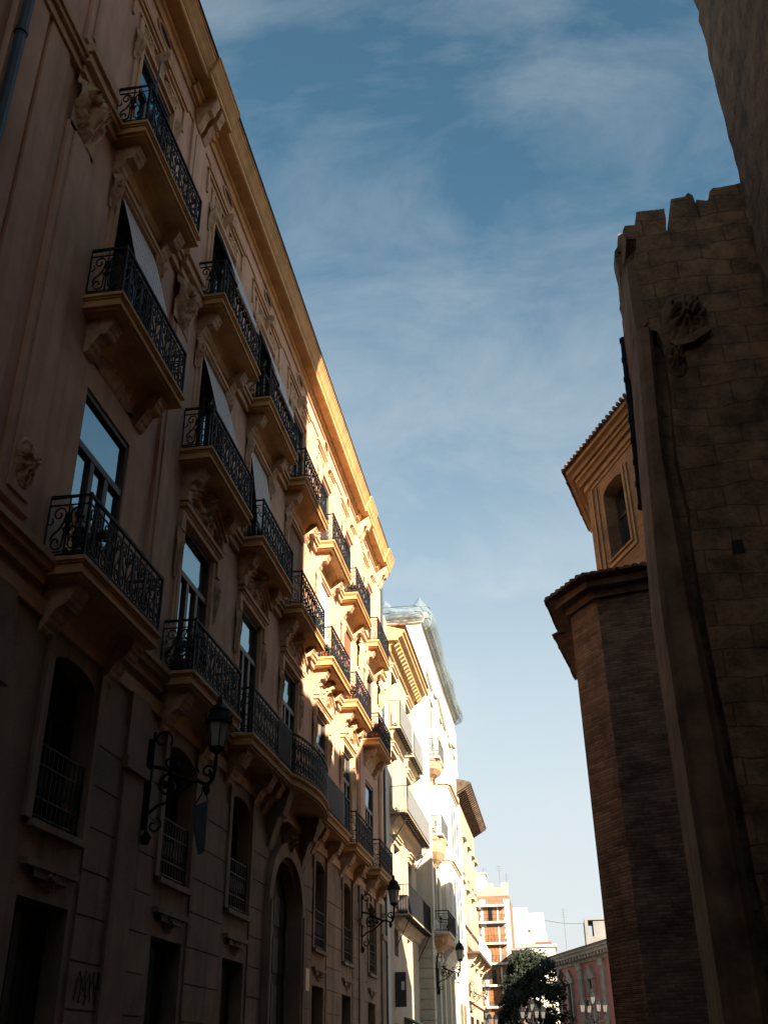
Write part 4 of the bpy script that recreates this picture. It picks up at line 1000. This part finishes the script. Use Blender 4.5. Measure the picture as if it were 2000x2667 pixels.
h3 = thing('corner_house', 'tall brown house on the plaza, out of sight behind the chapel', 'house', (11, 90, 0))  # unseen block added to put the tree in shade
m_ = MB(); m_.box(8.5, 16, 84, 96, 0, 16.5); obj('wall', m_, M['salmon'], h3)
m_ = MB(); m_.prism([(8.3, 16.5), (16.2, 16.5), (12.2, 18.2)], 'y', 83.8, 96.2); obj('roof', m_, M['tile'], h3)
h4 = thing('rear_house', 'tall brown house closing the street behind the viewer', 'house', (0, -16, 0))  # unseen block added to dim the sky fill from behind
m_ = MB(); m_.box(-6, 12, -30, -12.2, 0, 17); obj('wall', m_, M['brick'], h4)
m_ = MB(); m_.prism([(-6.4, 17), (12.4, 17), (3, 19.5)], 'y', -30.3, -11.9); obj('roof', m_, M['tile'], h4)
# ------------------------------------------------------------------ far end of the street
D = 170.
fo = thing('apartment_tower', 'narrow orange brick apartment block with stacked balconies closing the street', 'apartment building', (-9, D, 0))
xL, xR = -13.5, -6.75
m_ = MB(); m_.box(xL, xR, D, D + 12, 0, 25.0); obj('wall', m_, M['orangebrick'], fo)
for s in range(46): pass
for xq in (xR - .8, xL + 2.2):
    m_ = MB(); z = 2.
    k = 0
    while z < 24.4: m_.box(xq - (.18 if k % 2 else 0), xq + .78, D - .06, D - .001, z, z + .42); z += .45; k += 1
    obj('quoin', m_, M['white'], fo)
zsl = [23.6, 21.15, 18.1, 15.25, 12.2, 9.25, 6.3]
for k, z in enumerate(zsl):
    m_ = MB(); m_.box(xL, xR - .65 - (.0), D - 1.0, D - .001, z - .28, z); sl = obj('balcony', m_, M['white'], fo, (-9, D, z))
    if k:
        r_ = bars([(0, 0), (xR - .75 - xL, 0)], 1.0, .22, .02); r_.v = [(a + xL, D - .95, c + z) for a, b, c in r_.v]; obj('railing', r_, M['ironlight'], sl)
        x = -9.95 + .02 * k
        d_ = MB(); d_.box(x - .95, x + .95, D - .08, D - .002, z + .02, z + 2.3); 
        for q in range(4): d_.box(x - .9 + q * .46, x - .9 + q * .46 + .4, D - .13, D - .081, z + .1, z + 2.2)
        sh = obj('shutter_door', d_, M['orangewood'], fo, (x, D, z))
        if k in (1, 4, 6): d_ = MB(); d_.box(x - .25, x + .4, D - .15, D - .131, z + .15, z + 2.1); obj('pane', d_, M['darkglass'], sh)
        for xx in (x - 1.25, x + 1.25): d_ = MB(); d_.box(xx - .12, xx + .12, D - .1, D - .003, z + .02, z + 2.45); obj('jamb', d_, M['white'], fo)
m_ = MB(); m_.box(xL, xR, D + .001, D + .4, 25.002, 26.2); m_.box(xR - 1.2, xR, D - .03, D + .5, 25.002, 26.9); m_.box(-11.0, -9.2, D + 1, D + 3, 25.002, 27.0); obj('roof_parapet', m_, M['salmon'], fo)
m_ = MB(); m_.box(-12.6, -10.3, D + .6, D + 4, 25.01, 28.4); m_.box(-12.8, -10.1, D + .4, D + 4.2, 28.402, 28.7); obj('roof_room', m_, M['white'], fo)
for k, (x, h) in enumerate(((-8.1, 30.0), (-10.6, 29.6), (-7.0, 28.6))):
    m_ = MB(); m_.tube([(x, D + 2, 25), (x, D + 2, h)], .05, 5)
    for q in range(3): m_.tube([(x - .5, D + 2, h - .25 - .3 * q), (x + .5, D + 2, h - .25 - .3 * q)], .02, 4)
    obj('roof_aerial', m_, M['ironlight'], fo)
fl = thing('low_building', 'brown block with a shaded curved wall beside the orange apartment block', 'building', (-5, D, 0))
m_ = MB(); m_.prism([(-6.7, D + 1), (-6.5, D - 3), (-5.6, D - 5.5), (-4.7, D - 6), (-4.7, D + 8), (-6.7, D + 8)], 'z', 0, 16.4); obj('wall', m_, M['salmon'], fl)
m_ = MB(); m_.box(-6.8, -4.6, D - 6.2, D + 8, 16.402, 16.7); obj('roof', m_, M['concrete'], fl)
wt = thing('office_block', 'stepped plain white high block standing furthest back', 'building', (-5, 205, 0))
m_ = MB(); m_.box(-8.5, -4.8, 200, 214, 0, 26.9); m_.box(-4.8, -1.9, 200.02, 214, 0, 25.9); m_.box(-1.9, -1.6, 200.04, 214, 0, 22.6); obj('wall', m_, M['white'], wt)
m_ = MB(); m_.box(-4.9, -4.4, 199.97, 199.999, 22.6, 23.1); obj('window', m_, M['frame'], wt)
lw = thing('white_annex', 'low white building with a red roof edge in front of the tall white block', 'building', (-4, 190, 0))
m_ = MB(); m_.box(-8, -.3, 188, 197, 0, 19.0); obj('wall', m_, M['white'], lw)
m_ = MB(); m_.box(-8, .1, 187.6, 197, 19.002, 19.35); obj('roof', m_, M['white'], lw)
m_ = MB(); m_.box(-3.6, -.8, 189, 190, 19.352, 19.9); m_.box(-7.6, -3.6, 189, 189.6, 19.352, 19.6); obj('roof_edge', m_, M['red'], lw)
for x in (-7.2, -6.4, -5.6): m_ = MB(); m_.box(x, x + .6, 187.96, 187.999, 17.6, 18.5); obj('window', m_, M['frame'], lw)

# pink baroque building on the plaza
PK = thing('pink_palace', 'pink stuccoed baroque building with carved window frames and a bracketed cornice at the street end', 'palace', (2, 108, 0))
pa, pb = Vector((-.05, 115.)), Vector((6.2, 96.5)); pd = (pb - pa).normalized(); pn = Vector((pd.y, -pd.x)); pn = pn if pn.x < 0 else -pn
def pp_(s, d=0.): q = pa + pd * s + pn * d; return (q.x, q.y)
LPK = (pb - pa).length
def pbox(mb, s0, s1, z0, z1, d0, d1): mb.prism([pp_(s0, d0), pp_(s1, d0), pp_(s1, d1), pp_(s0, d1)], 'z', z0, z1); return mb
ZK = 10.9
obj('wall', pbox(MB(), 0, LPK, 0, ZK - .9, -12, 0), M['pink'], PK)
m_ = MB(); 
for z0, z1, d in ((ZK - .9, ZK - .62, .18), (ZK - .618, ZK - .35, .35), (ZK - .348, ZK - .05, .95), (ZK - .048, ZK + .12, 1.15)): pbox(m_, -d, LPK, z0, z1, -12, d)
cn_ = obj('cornice', m_, M['greystone'], PK)
for k in range(22): s = .15 + k * .85; obj('modillion', pbox(MB(), s, s + .35, ZK - .62, ZK - .349, .351, .85), M['greystone'], cn_)
obj('roof', pbox(MB(), -1.2, LPK, ZK + .122, ZK + .3, -12, 1.2), M['tile'], PK)
for s in (.0, 6.3, 12.4): m_ = pbox(MB(), s, s + .95, 0, ZK - 1.5, .001, .22); pbox(m_, s - .12, s + 1.07, ZK - 1.498, ZK - .902, .001, .34); obj('pilaster', m_, M['greystone'], PK)
for s in (3.5, 9.5):
    m_ = pbox(MB(), s - .75, s - .5, 5.0, 8.5, .001, .25); pbox(m_, s + .5, s + .75, 5.0, 8.5, .001, .25); pbox(m_, s - 1.2, s + 1.2, 4.6, 4.85, .001, .5)
    m_.prism([pp_(s - 1.2, .3), pp_(s + 1.2, .3), pp_(s + 1.2, .002), pp_(s - 1.2, .002)], 'z', 8.5, 8.75)
    for k in range(5): w_ = 1.0 - k * .2; pbox(m_, s - w_, s + w_, 8.752 + k * .2, 8.95 + k * .2, .002, .28)
    fr = obj('window', m_, M['greystone'], PK); obj('pane', pbox(MB(), s - .5, s + .5, 5.0, 8.5, .01, .05), M['darkglass'], fr)
    m_ = MB()
    for k in range(6): w_ = 1.35 - k * .22; pbox(m_, s - w_, s + w_, 2.9 + k * .22, 3.12 + k * .22, .002, .3)
    pbox(m_, s - 1.3, s - 1.0, .2, 2.9, .002, .25); pbox(m_, s + 1.0, s + 1.3, .2, 2.9, .002, .25); obj('door_surround', m_, M['greystone'], PK)
    obj('door', pbox(MB(), s - 1.0, s + 1.0, .2, 2.9, .01, .06), M['door'], PK)
gb_ = thing('rooftop_block', 'grey concrete rooftop block above the pink building, cut by the dark church', 'building', (4.6, 130, 0))
m_ = MB(); m_.box(3.5, 9, 130, 136, 0, 14.6); m_.box(3.5, 3.9, 129.99, 136, 14.602, 16.4); m_.box(4.5, 9, 130.2, 136, 14.602, 16.4); m_.box(3.5, 9, 129.98, 136, 16.402, 16.55); obj('wall', m_, M['concrete'], gb_)
an = MB(); an.tube([(1.15, 128, 8), (1.15, 128, 17.6)], .035, 5)
for k in range(4): an.tube([(.85, 128, 16.6 + k * .25), (1.45, 128, 16.6 + k * .25)], .014, 4)
tag(obj('antenna', an, M['ironlight'], None, (1.15, 128, 8)), 'thin roof antenna mast against the pale sky above the pink building', 'antenna')

# tree
tr = thing('leafy_tree', 'dark dense leafy tree standing left of the pink building', 'tree', (-2.6, 106, 0))
m_ = MB(); m_.tube([(-2.6, 106, 0), (-2.5, 106, 2), (-2.7, 106, 4.5), (-2.5, 106, 7)], [.32, .26, .2, .1], 8)
for k in range(6): a = k * 1.05; m_.tube([(-2.6, 106, 3 + .3 * k), (-2.6 + 1.1 * math.cos(a), 106 + 1.1 * math.sin(a), 4.6 + .4 * k), (-2.6 + 2.0 * math.cos(a), 106 + 2.0 * math.sin(a), 5.8 + .5 * k)], [.12, .08, .03], 5)
obj('trunk', m_, M['bark'], tr)
rnd = random.Random(4); m_ = MB()
clumps = []
for k in range(120):
    a = rnd.uniform(0, 2 * PI); z = rnd.uniform(2.6, 10.6); R_ = 3.0 * math.sqrt(max(.05, 1 - ((z - 5.6) / 5.6) ** 2)) * rnd.uniform(.3, 1.0)
    clumps.append((-2.75 + (R_ * math.cos(a)) * 1.0, 106 + R_ * math.sin(a), z, rnd.uniform(.5, 1.05)))
for cx, cy_, cz, r_ in clumps:
    for q in range(170):
        d = Vector((rnd.gauss(0, 1), rnd.gauss(0, 1), rnd.gauss(0, 1))).normalized() * r_ * rnd.uniform(.55, 1.05)
        p = Vector((cx, cy_, cz)) + d; u = Vector((rnd.gauss(0, 1), rnd.gauss(0, 1), rnd.gauss(0, 1))).normalized(); v = u.orthogonal().normalized(); s = rnd.uniform(.10, .20)
        m_.quad(tuple(p - u * s), tuple(p + v * s * .6), tuple(p + u * s), tuple(p - v * s * .6))
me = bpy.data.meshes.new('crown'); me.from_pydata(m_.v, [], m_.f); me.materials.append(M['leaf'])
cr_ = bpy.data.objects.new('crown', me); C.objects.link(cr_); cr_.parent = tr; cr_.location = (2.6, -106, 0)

# ------------------------------------------------------------------ street lamps
def lantern(mb_f, mb_g, c, s=1.):
    x, y, z = c; n = 6
    mb_g.lathe([(.13 * s, .06 * s), (.20 * s, .50 * s)], c, n)
    mb_f.lathe([(.02 * s, -.10 * s), (.05 * s, -.05 * s), (.14 * s, 0), (.15 * s, .055 * s)], c, n)
    mb_f.lathe([(.27 * s, .505 * s), (.25 * s, .56 * s), (.20 * s, .66 * s), (.17 * s, .72 * s), (.19 * s, .745 * s), (.12 * s, .82 * s), (.06 * s, .86 * s), (.05 * s, .93 * s), (.02 * s, 1.02 * s)], c, n)
    for k in range(n):
        a = 2 * PI * k / n; mb_f.tube([(x + .135 * s * math.cos(a), y + .135 * s * math.sin(a), z + .05 * s), (x + .205 * s * math.cos(a), y + .205 * s * math.sin(a), z + .51 * s)], .011 * s, 4)
        a2 = a + PI / n; mb_f.tube([(x + .23 * s * math.cos(a2), y + .23 * s * math.sin(a2), z + .55 * s), (x + .25 * s * math.cos(a2), y + .25 * s * math.sin(a2), z + .68 * s)], .015 * s, 4)
def sp3(cx, cz, r0, r1, a0, a1, n=14): return [(p, 0, q) for p, q in spiral(cx, cz, r0, r1, a0, a1, n)]
def wall_lamp(x, y, z, label, reach=1.1):
    t = thing('wall_lamp', label, 'street lamp', (x, y, z), 'wrought iron lanterns on wall brackets along the left side')
    m_ = MB(); m_.box(.0, .05, -.10, .10, -.75, .62); m_.tube([(.05, 0, -.95), (.06, 0, .75)], .03, 5)
    m_.tube(sp3(.20, .62, .04, .17, PI * 2.2, -.2 * PI, 16), .02, 5); m_.tube(sp3(.17, -.72, .03, .13, -PI * 1.7, PI * .4, 14), .018, 5); m_.lathe([(.05, -1.0), (.09, -.9), (.03, -.8)], (.06, 0, 0), 6)
    m_.v = [(a + x, b + y, c + z) for a, b, c in m_.v]; obj('wall_plate', m_, M['iron'], t)
    m_ = MB()
    m_.tube([(.04, 0, .2), (.25, 0, .16), (.5, 0, .02), (.75, 0, -.08), (.84, 0, -.07), (.93, 0, -.12), (1.0, 0, -.13), (1.07, 0, -.05), (reach, 0, .12), (reach, 0, .3)], .032, 6)
    m_.tube(sp3(.36, -.12, .05, .22, PI * 2.6, PI * .1, 18), .024, 5); m_.tube(sp3(.36, .26, .03, .13, -PI * 1.9, 0, 14), .018, 5)
    m_.tube([(.05, 0, -.55), (.2, 0, -.42), (.42, 0, -.36), (.6, 0, -.2), (.75, 0, -.08)], .024, 5); m_.tube(sp3(.98, .07, .03, .12, PI * 2.3, -PI * .3, 16), .02, 5)
    m_.tube(sp3(.76, .06, .02, .08, PI * 2.2, 0, 12), .016, 5); m_.lathe([(.02, -.3), (.06, -.22), (.03, -.13)], (.98, 0, 0), 6)
    for q in ((.3, -.1), (.42, .05), (.55, -.12), (1.05, .0)): m_.lathe([(.02, -.06), (.06, 0), (.02, .06)], (q[0], 0, q[1]), 6)
    m_.v = [(a + x, b + y, c + z) for a, b, c in m_.v]; obj('scroll_arm', m_, M['iron'], t)
    f_, g_ = MB(), MB(); lantern(f_, g_, (reach, 0, .40), .88)
    f_.v = [(a + x, b + y, c + z) for a, b, c in f_.v]; g_.v = [(a + x, b + y, c + z) for a, b, c in g_.v]
    ln_ = obj('lantern', f_, M['iron'], t); obj('lamp_glass', g_, M['lampglass'], ln_)
    return t
wall_lamp(X0 + .06, 15.2, 5.62, 'nearest wrought iron wall lamp, with a small banner dangling under it')
wall_lamp(X0 + .06, 34.1, 5.75, 'dark wall lamp at the far end of the ochre block by the last low balcony')
wall_lamp(XB + .06, 50.6, 5.42, 'black wall lamp silhouetted against the sunlit white building')
wall_lamp(XB + .06, 68.6, 5.35, 'furthest wall lamp, hanging under the glazed balcony of the salmon house')
# banner under the first lamp
bn = MB(); bx, by_, bz = X0 + .06 + .90, 15.2, 5.17
bn.prism([(bx - .10, bz), (bx + .12, bz + .06), (bx + .12, bz - .68), (bx + .02, bz - .74), (bx - .10, bz - .30)], 'y', by_ - .012, by_ + .012)
bno = obj('banner', bn, M['signblue'], None, (bx, by_, bz)); tag(bno, 'small blue and white banner dangling below the nearest wall lamp', 'banner')
bn = MB(); bn.tube([(bx - .10, by_, bz), (bx, by_, bz + .16), (bx + .02, by_, bz + .3)], .012, 4); bn.tube([(bx + .12, by_, bz + .06), (bx + .02, by_, bz + .3)], .012, 4); obj('hanger', bn, M['iron'], bno)
bn = MB(); bn.prism([(bx - .07, bz - .26), (bx + .09, bz - .16), (bx + .09, bz - .62), (bx + .02, bz - .66)], 'y', by_ - .016, by_ + .016); obj('print', bn, M['ironlight'], bno)

def candelabra(x, y, h, label):
    t = thing('lamp_post', label, 'street lamp', (x, y, 0), 'five-lantern lamp posts on the plaza')
    m_ = MB(); m_.lathe([(.32, 0), (.34, .2), (.22, .35), (.2, .9), (.12, 1.1), (.09, 2.2), (.075, h - 2.1), (.13, h - 2.0), (.07, h - 1.85), (.06, h - 1.0)], (x, y, 0), 10); obj('post', m_, M['iron'], t)
    arms = [(0, 0, h - 1.0)]
    for k in range(4):
        a = PI * .12 + k * PI / 2; u = Vector((math.cos(a), math.sin(a), 0)); b = Vector((x, y, 0)); m_ = MB()
        P = [b + Vector((0, 0, h - 1.95)), b + u * .3 + Vector((0, 0, h - 2.05)), b + u * .62 + Vector((0, 0, h - 1.95)), b + u * .80 + Vector((0, 0, h - 1.7)), b + u * .80 + Vector((0, 0, h - 1.55))]
        m_.tube(P, .035, 6); m_.tube([b + u * (.35 + .13 * math.cos(q * .6)) + Vector((0, 0, h - 1.8 + .13 * math.sin(q * .6))) for q in range(11)], .02, 4); obj('arm', m_, M['iron'], t)
        arms.append((u.x * .80, u.y * .80, h - 1.5))
    for a in arms:
        f_, g_ = MB(), MB(); lantern(f_, g_, (x + a[0], y + a[1], a[2]), .95); l_ = obj('lantern', f_, M['iron'], t); obj('lamp_glass', g_, M['lampfar'], l_)
candelabra(-2.2, 84, 6.0, 'five-lantern lamp post in front of the dark tree')
candelabra(2.05, 76, 6.0, 'five-lantern lamp post in front of the pink building')
candelabra(-6.35, 95, 5.95, 'five-lantern lamp post at the foot of the orange apartment block')

# ------------------------------------------------------------------ small things
def leaves(mb, c, r, n, seed, s0=.04, s1=.09, squash=.8):
    rn = random.Random(seed)
    for q in range(n):
        d = Vector((rn.gauss(0, 1), rn.gauss(0, 1), rn.gauss(0, 1) * squash)).normalized() * r * rn.uniform(.2, 1.05); d.z *= squash
        p = Vector(c) + d; u = Vector((rn.gauss(0, 1), rn.gauss(0, 1), rn.gauss(0, .7))).normalized(); v = u.orthogonal().normalized(); s = rn.uniform(s0, s1)
        mb.quad(tuple(p - u * s), tuple(p + v * s * .55), tuple(p + u * s), tuple(p - v * s * .55))
def planter(y, z, label, flower=None, w_=.9, x=.36, seed=1, pot='terracotta', hgt=.34):
    cx = X0 + x; m_ = MB(); m_.prism([(cx - .10, z + .005), (cx + .10, z + .005), (cx + .13, z + .20), (cx - .13, z + .20)], 'y', y - w_ / 2, y + w_ / 2); m_.box(cx - .145, cx + .145, y - w_ / 2 - .015, y + w_ / 2 + .015, z + .20, z + .225)
    t = thing('planter', label, 'plant', (cx, y, z), 'planted pots on the balconies'); obj('pot', m_, M[pot], t)
    m_ = MB(); n = max(2, int(w_ / .2))
    for k in range(n): leaves(m_, (cx + .02, y - w_ / 2 + w_ * (k + .5) / n, z + .25 + hgt * .5), hgt * .75, 60, seed * 10 + k)
    obj('foliage', m_, M['leaf2'], t)
    if flower:
        m_ = MB()
        for k in range(n): leaves(m_, (cx + .05, y - w_ / 2 + w_ * (k + .5) / n, z + .32 + hgt * .5), hgt * .85, 26, seed * 13 + k, .035, .06)
        obj('flowers', m_, M[flower], t)
planter(BY[1] - 1.0, Z1, 'planter of dark shrubs behind the second low balcony from the near end', None, .7, .30, 3, 'frame', .55)
planter(BY[0] - .85, Z1, 'bushy dark pot plant in the corner of the nearest low balcony', None, .5, .33, 4, 'frame', .5)
planter(BY[3] + .9, Z2, 'orange flowering pot on the middle second-floor balcony at the shadow edge', 'terracotta', .5, .36, 8)
planter(BY[4] - .9, Z2, 'small terracotta planter on the sunlit second-floor balcony', None, .6, .36, 6, 'terracotta', .2)
planter(BY[4] + .75, Z2, 'pink flowering planter hanging inside the sunlit second-floor railing', 'petal', .9, .42, 7)
planter(BY[5] - .95, Z2, 'red potted flowers on the second-floor balcony next to the last one', 'petal', .5, .36, 9)
planter(BY[6] - .8, Z2, 'pink flowers filling the last second-floor balcony of the ochre block', 'petal', .9, .42, 11)
planter(BY[5] - .9, Z3, 'little red planter on a sunlit top-floor balcony', 'petal', .4, .36, 12, 'terracotta', .2)
planter(BY[6] + .2, Z2, 'dense shrub planter deep inside the last second-floor balcony', None, 1.2, .3, 14, 'frame', .6)
# air conditioner, red cloth on the lower iron balcony of the cream house
ac = thing('air_conditioner', 'dark air conditioner unit standing on the lowest iron balcony of the cream house', 'air conditioner', (X0 + .3, 43.0, 6.85))
m_ = MB(); m_.box(X0 + .12, X0 + .46, 42.5, 43.4, 6.93, 7.62); obj('casing', m_, M['signdark'], ac)
m_ = MB(); m_.lathe([(.26, 0), (.26, .02), (.08, .025)], (0, 0, 0), 14); m_.v = [(X0 + .462 + c, 42.95 + a, 7.28 + b) for a, b, c in m_.v]; obj('fan_grille', m_, M['iron'], ac)
m_ = MB(); m_.box(X0 + .15, X0 + .43, 42.56, 42.62, 6.852, 6.929); m_.box(X0 + .15, X0 + .43, 43.28, 43.34, 6.852, 6.929); obj('foot', m_, M['iron'], ac)
m_ = MB()
for k in range(10):
    y0, y1 = 43.6 + k * .09, 43.6 + (k + 1) * .09; x0, x1 = X0 + .50 + .02 * math.sin(k * 1.9), X0 + .50 + .02 * math.sin((k + 1) * 1.9)
    m_.quad((x0, y0, 7.45), (x1, y1, 7.45), (x1, y1, 7.97), (x0, y0, 7.97)); m_.quad((x0 - .02, y0, 7.45), (x1 - .02, y1, 7.45), (x1 - .02, y1, 7.97), (x0 - .02, y0, 7.97))
tag(obj('hung_cloth', m_, M['redcloth'], None, (X0 + .5, 44, 7.97)), 'red cloth drying on the lowest iron balcony of the cream house', 'cloth')
# dark projecting sign box on the cream house
m_ = MB(); m_.box(X0 + .02, X0 + .42, 41.9, 42.1, 3.55, 4.75); m_.box(X0, X0 + .02, 41.95, 42.05, 3.8, 4.4)
sg = tag(obj('shop_sign', m_, M['signdark'], None, (X0, 42, 4.1)), 'dark box sign with a white square, fixed low on the cream house wall', 'sign')
m_ = MB(); m_.box(X0 + .24, X0 + .36, 41.885, 41.899, 4.12, 4.42); obj('white_square', m_, M['metalwhite'], sg)
m_ = MB(); m_.prism([(X0, 3.3), (X0 + .75, 2.95), (X0 + .75, 2.6), (X0 + .72, 2.6), (X0 + .72, 2.9), (X0, 3.22)], 'y', 44.2, 46.8)
aw = tag(obj('awning', m_, M['green'], None, (X0, 45, 3.2)), 'dark green shop awning low on the cream house', 'awning')
m_ = MB(); m_.box(X0 + .036, X0 + .06, 26.55, 26.95, 3.25, 3.75)
tag(obj('wall_plate_sign', m_, M['yellow'], None, (X0, 26.7, 3.5)), 'small yellow plate on the wall beside the arched entrance', 'sign')
# cables
for k, (p0, p1, sag) in enumerate([((X0 + .1, 40.5, 9.6), (XB + .02, 49.6, 10.4), .25), ((XB + .05, 55, 20.0), (XB + .05, 67, 19.4), .5)]):
    m_ = MB(); m_.tube([tuple(Vector(p0).lerp(Vector(p1), q / 12) - Vector((0, 0, sag * math.sin(PI * q / 12)))) for q in range(13)], .012, 4)
    tag(obj('cable', m_, M['iron'], None, p0), ('thin cable slung along the cream house front', 'thin cable slung high across the white building front')[k], 'cable')
m_ = MB(); m_.tube([(-3.5 + 9.5 * q / 12, 150 - 20 * q / 12, 19.5 - 3.3 * q / 12 - .6 * math.sin(PI * q / 12)) for q in range(13)], .03, 4)
tag(obj('overhead_wire', m_, M['ironlight'], None, (-3.5, 150, 19.5)), 'overhead wire crossing the pale sky near the antenna', 'cable')
m_ = MB(); m_.tube([(X0 + .60, BY[0] - 1.2, Z3 + .9), (X0 + .62, BY[0] - 1.22, Z3 + 1.75)], .018, 5)
tag(obj('aerial_rod', m_, M['pipe'], None, (X0 + .6, BY[0] - 1.2, Z3 + .9)), 'short rod standing up from the nearest top balcony railing', 'rod')
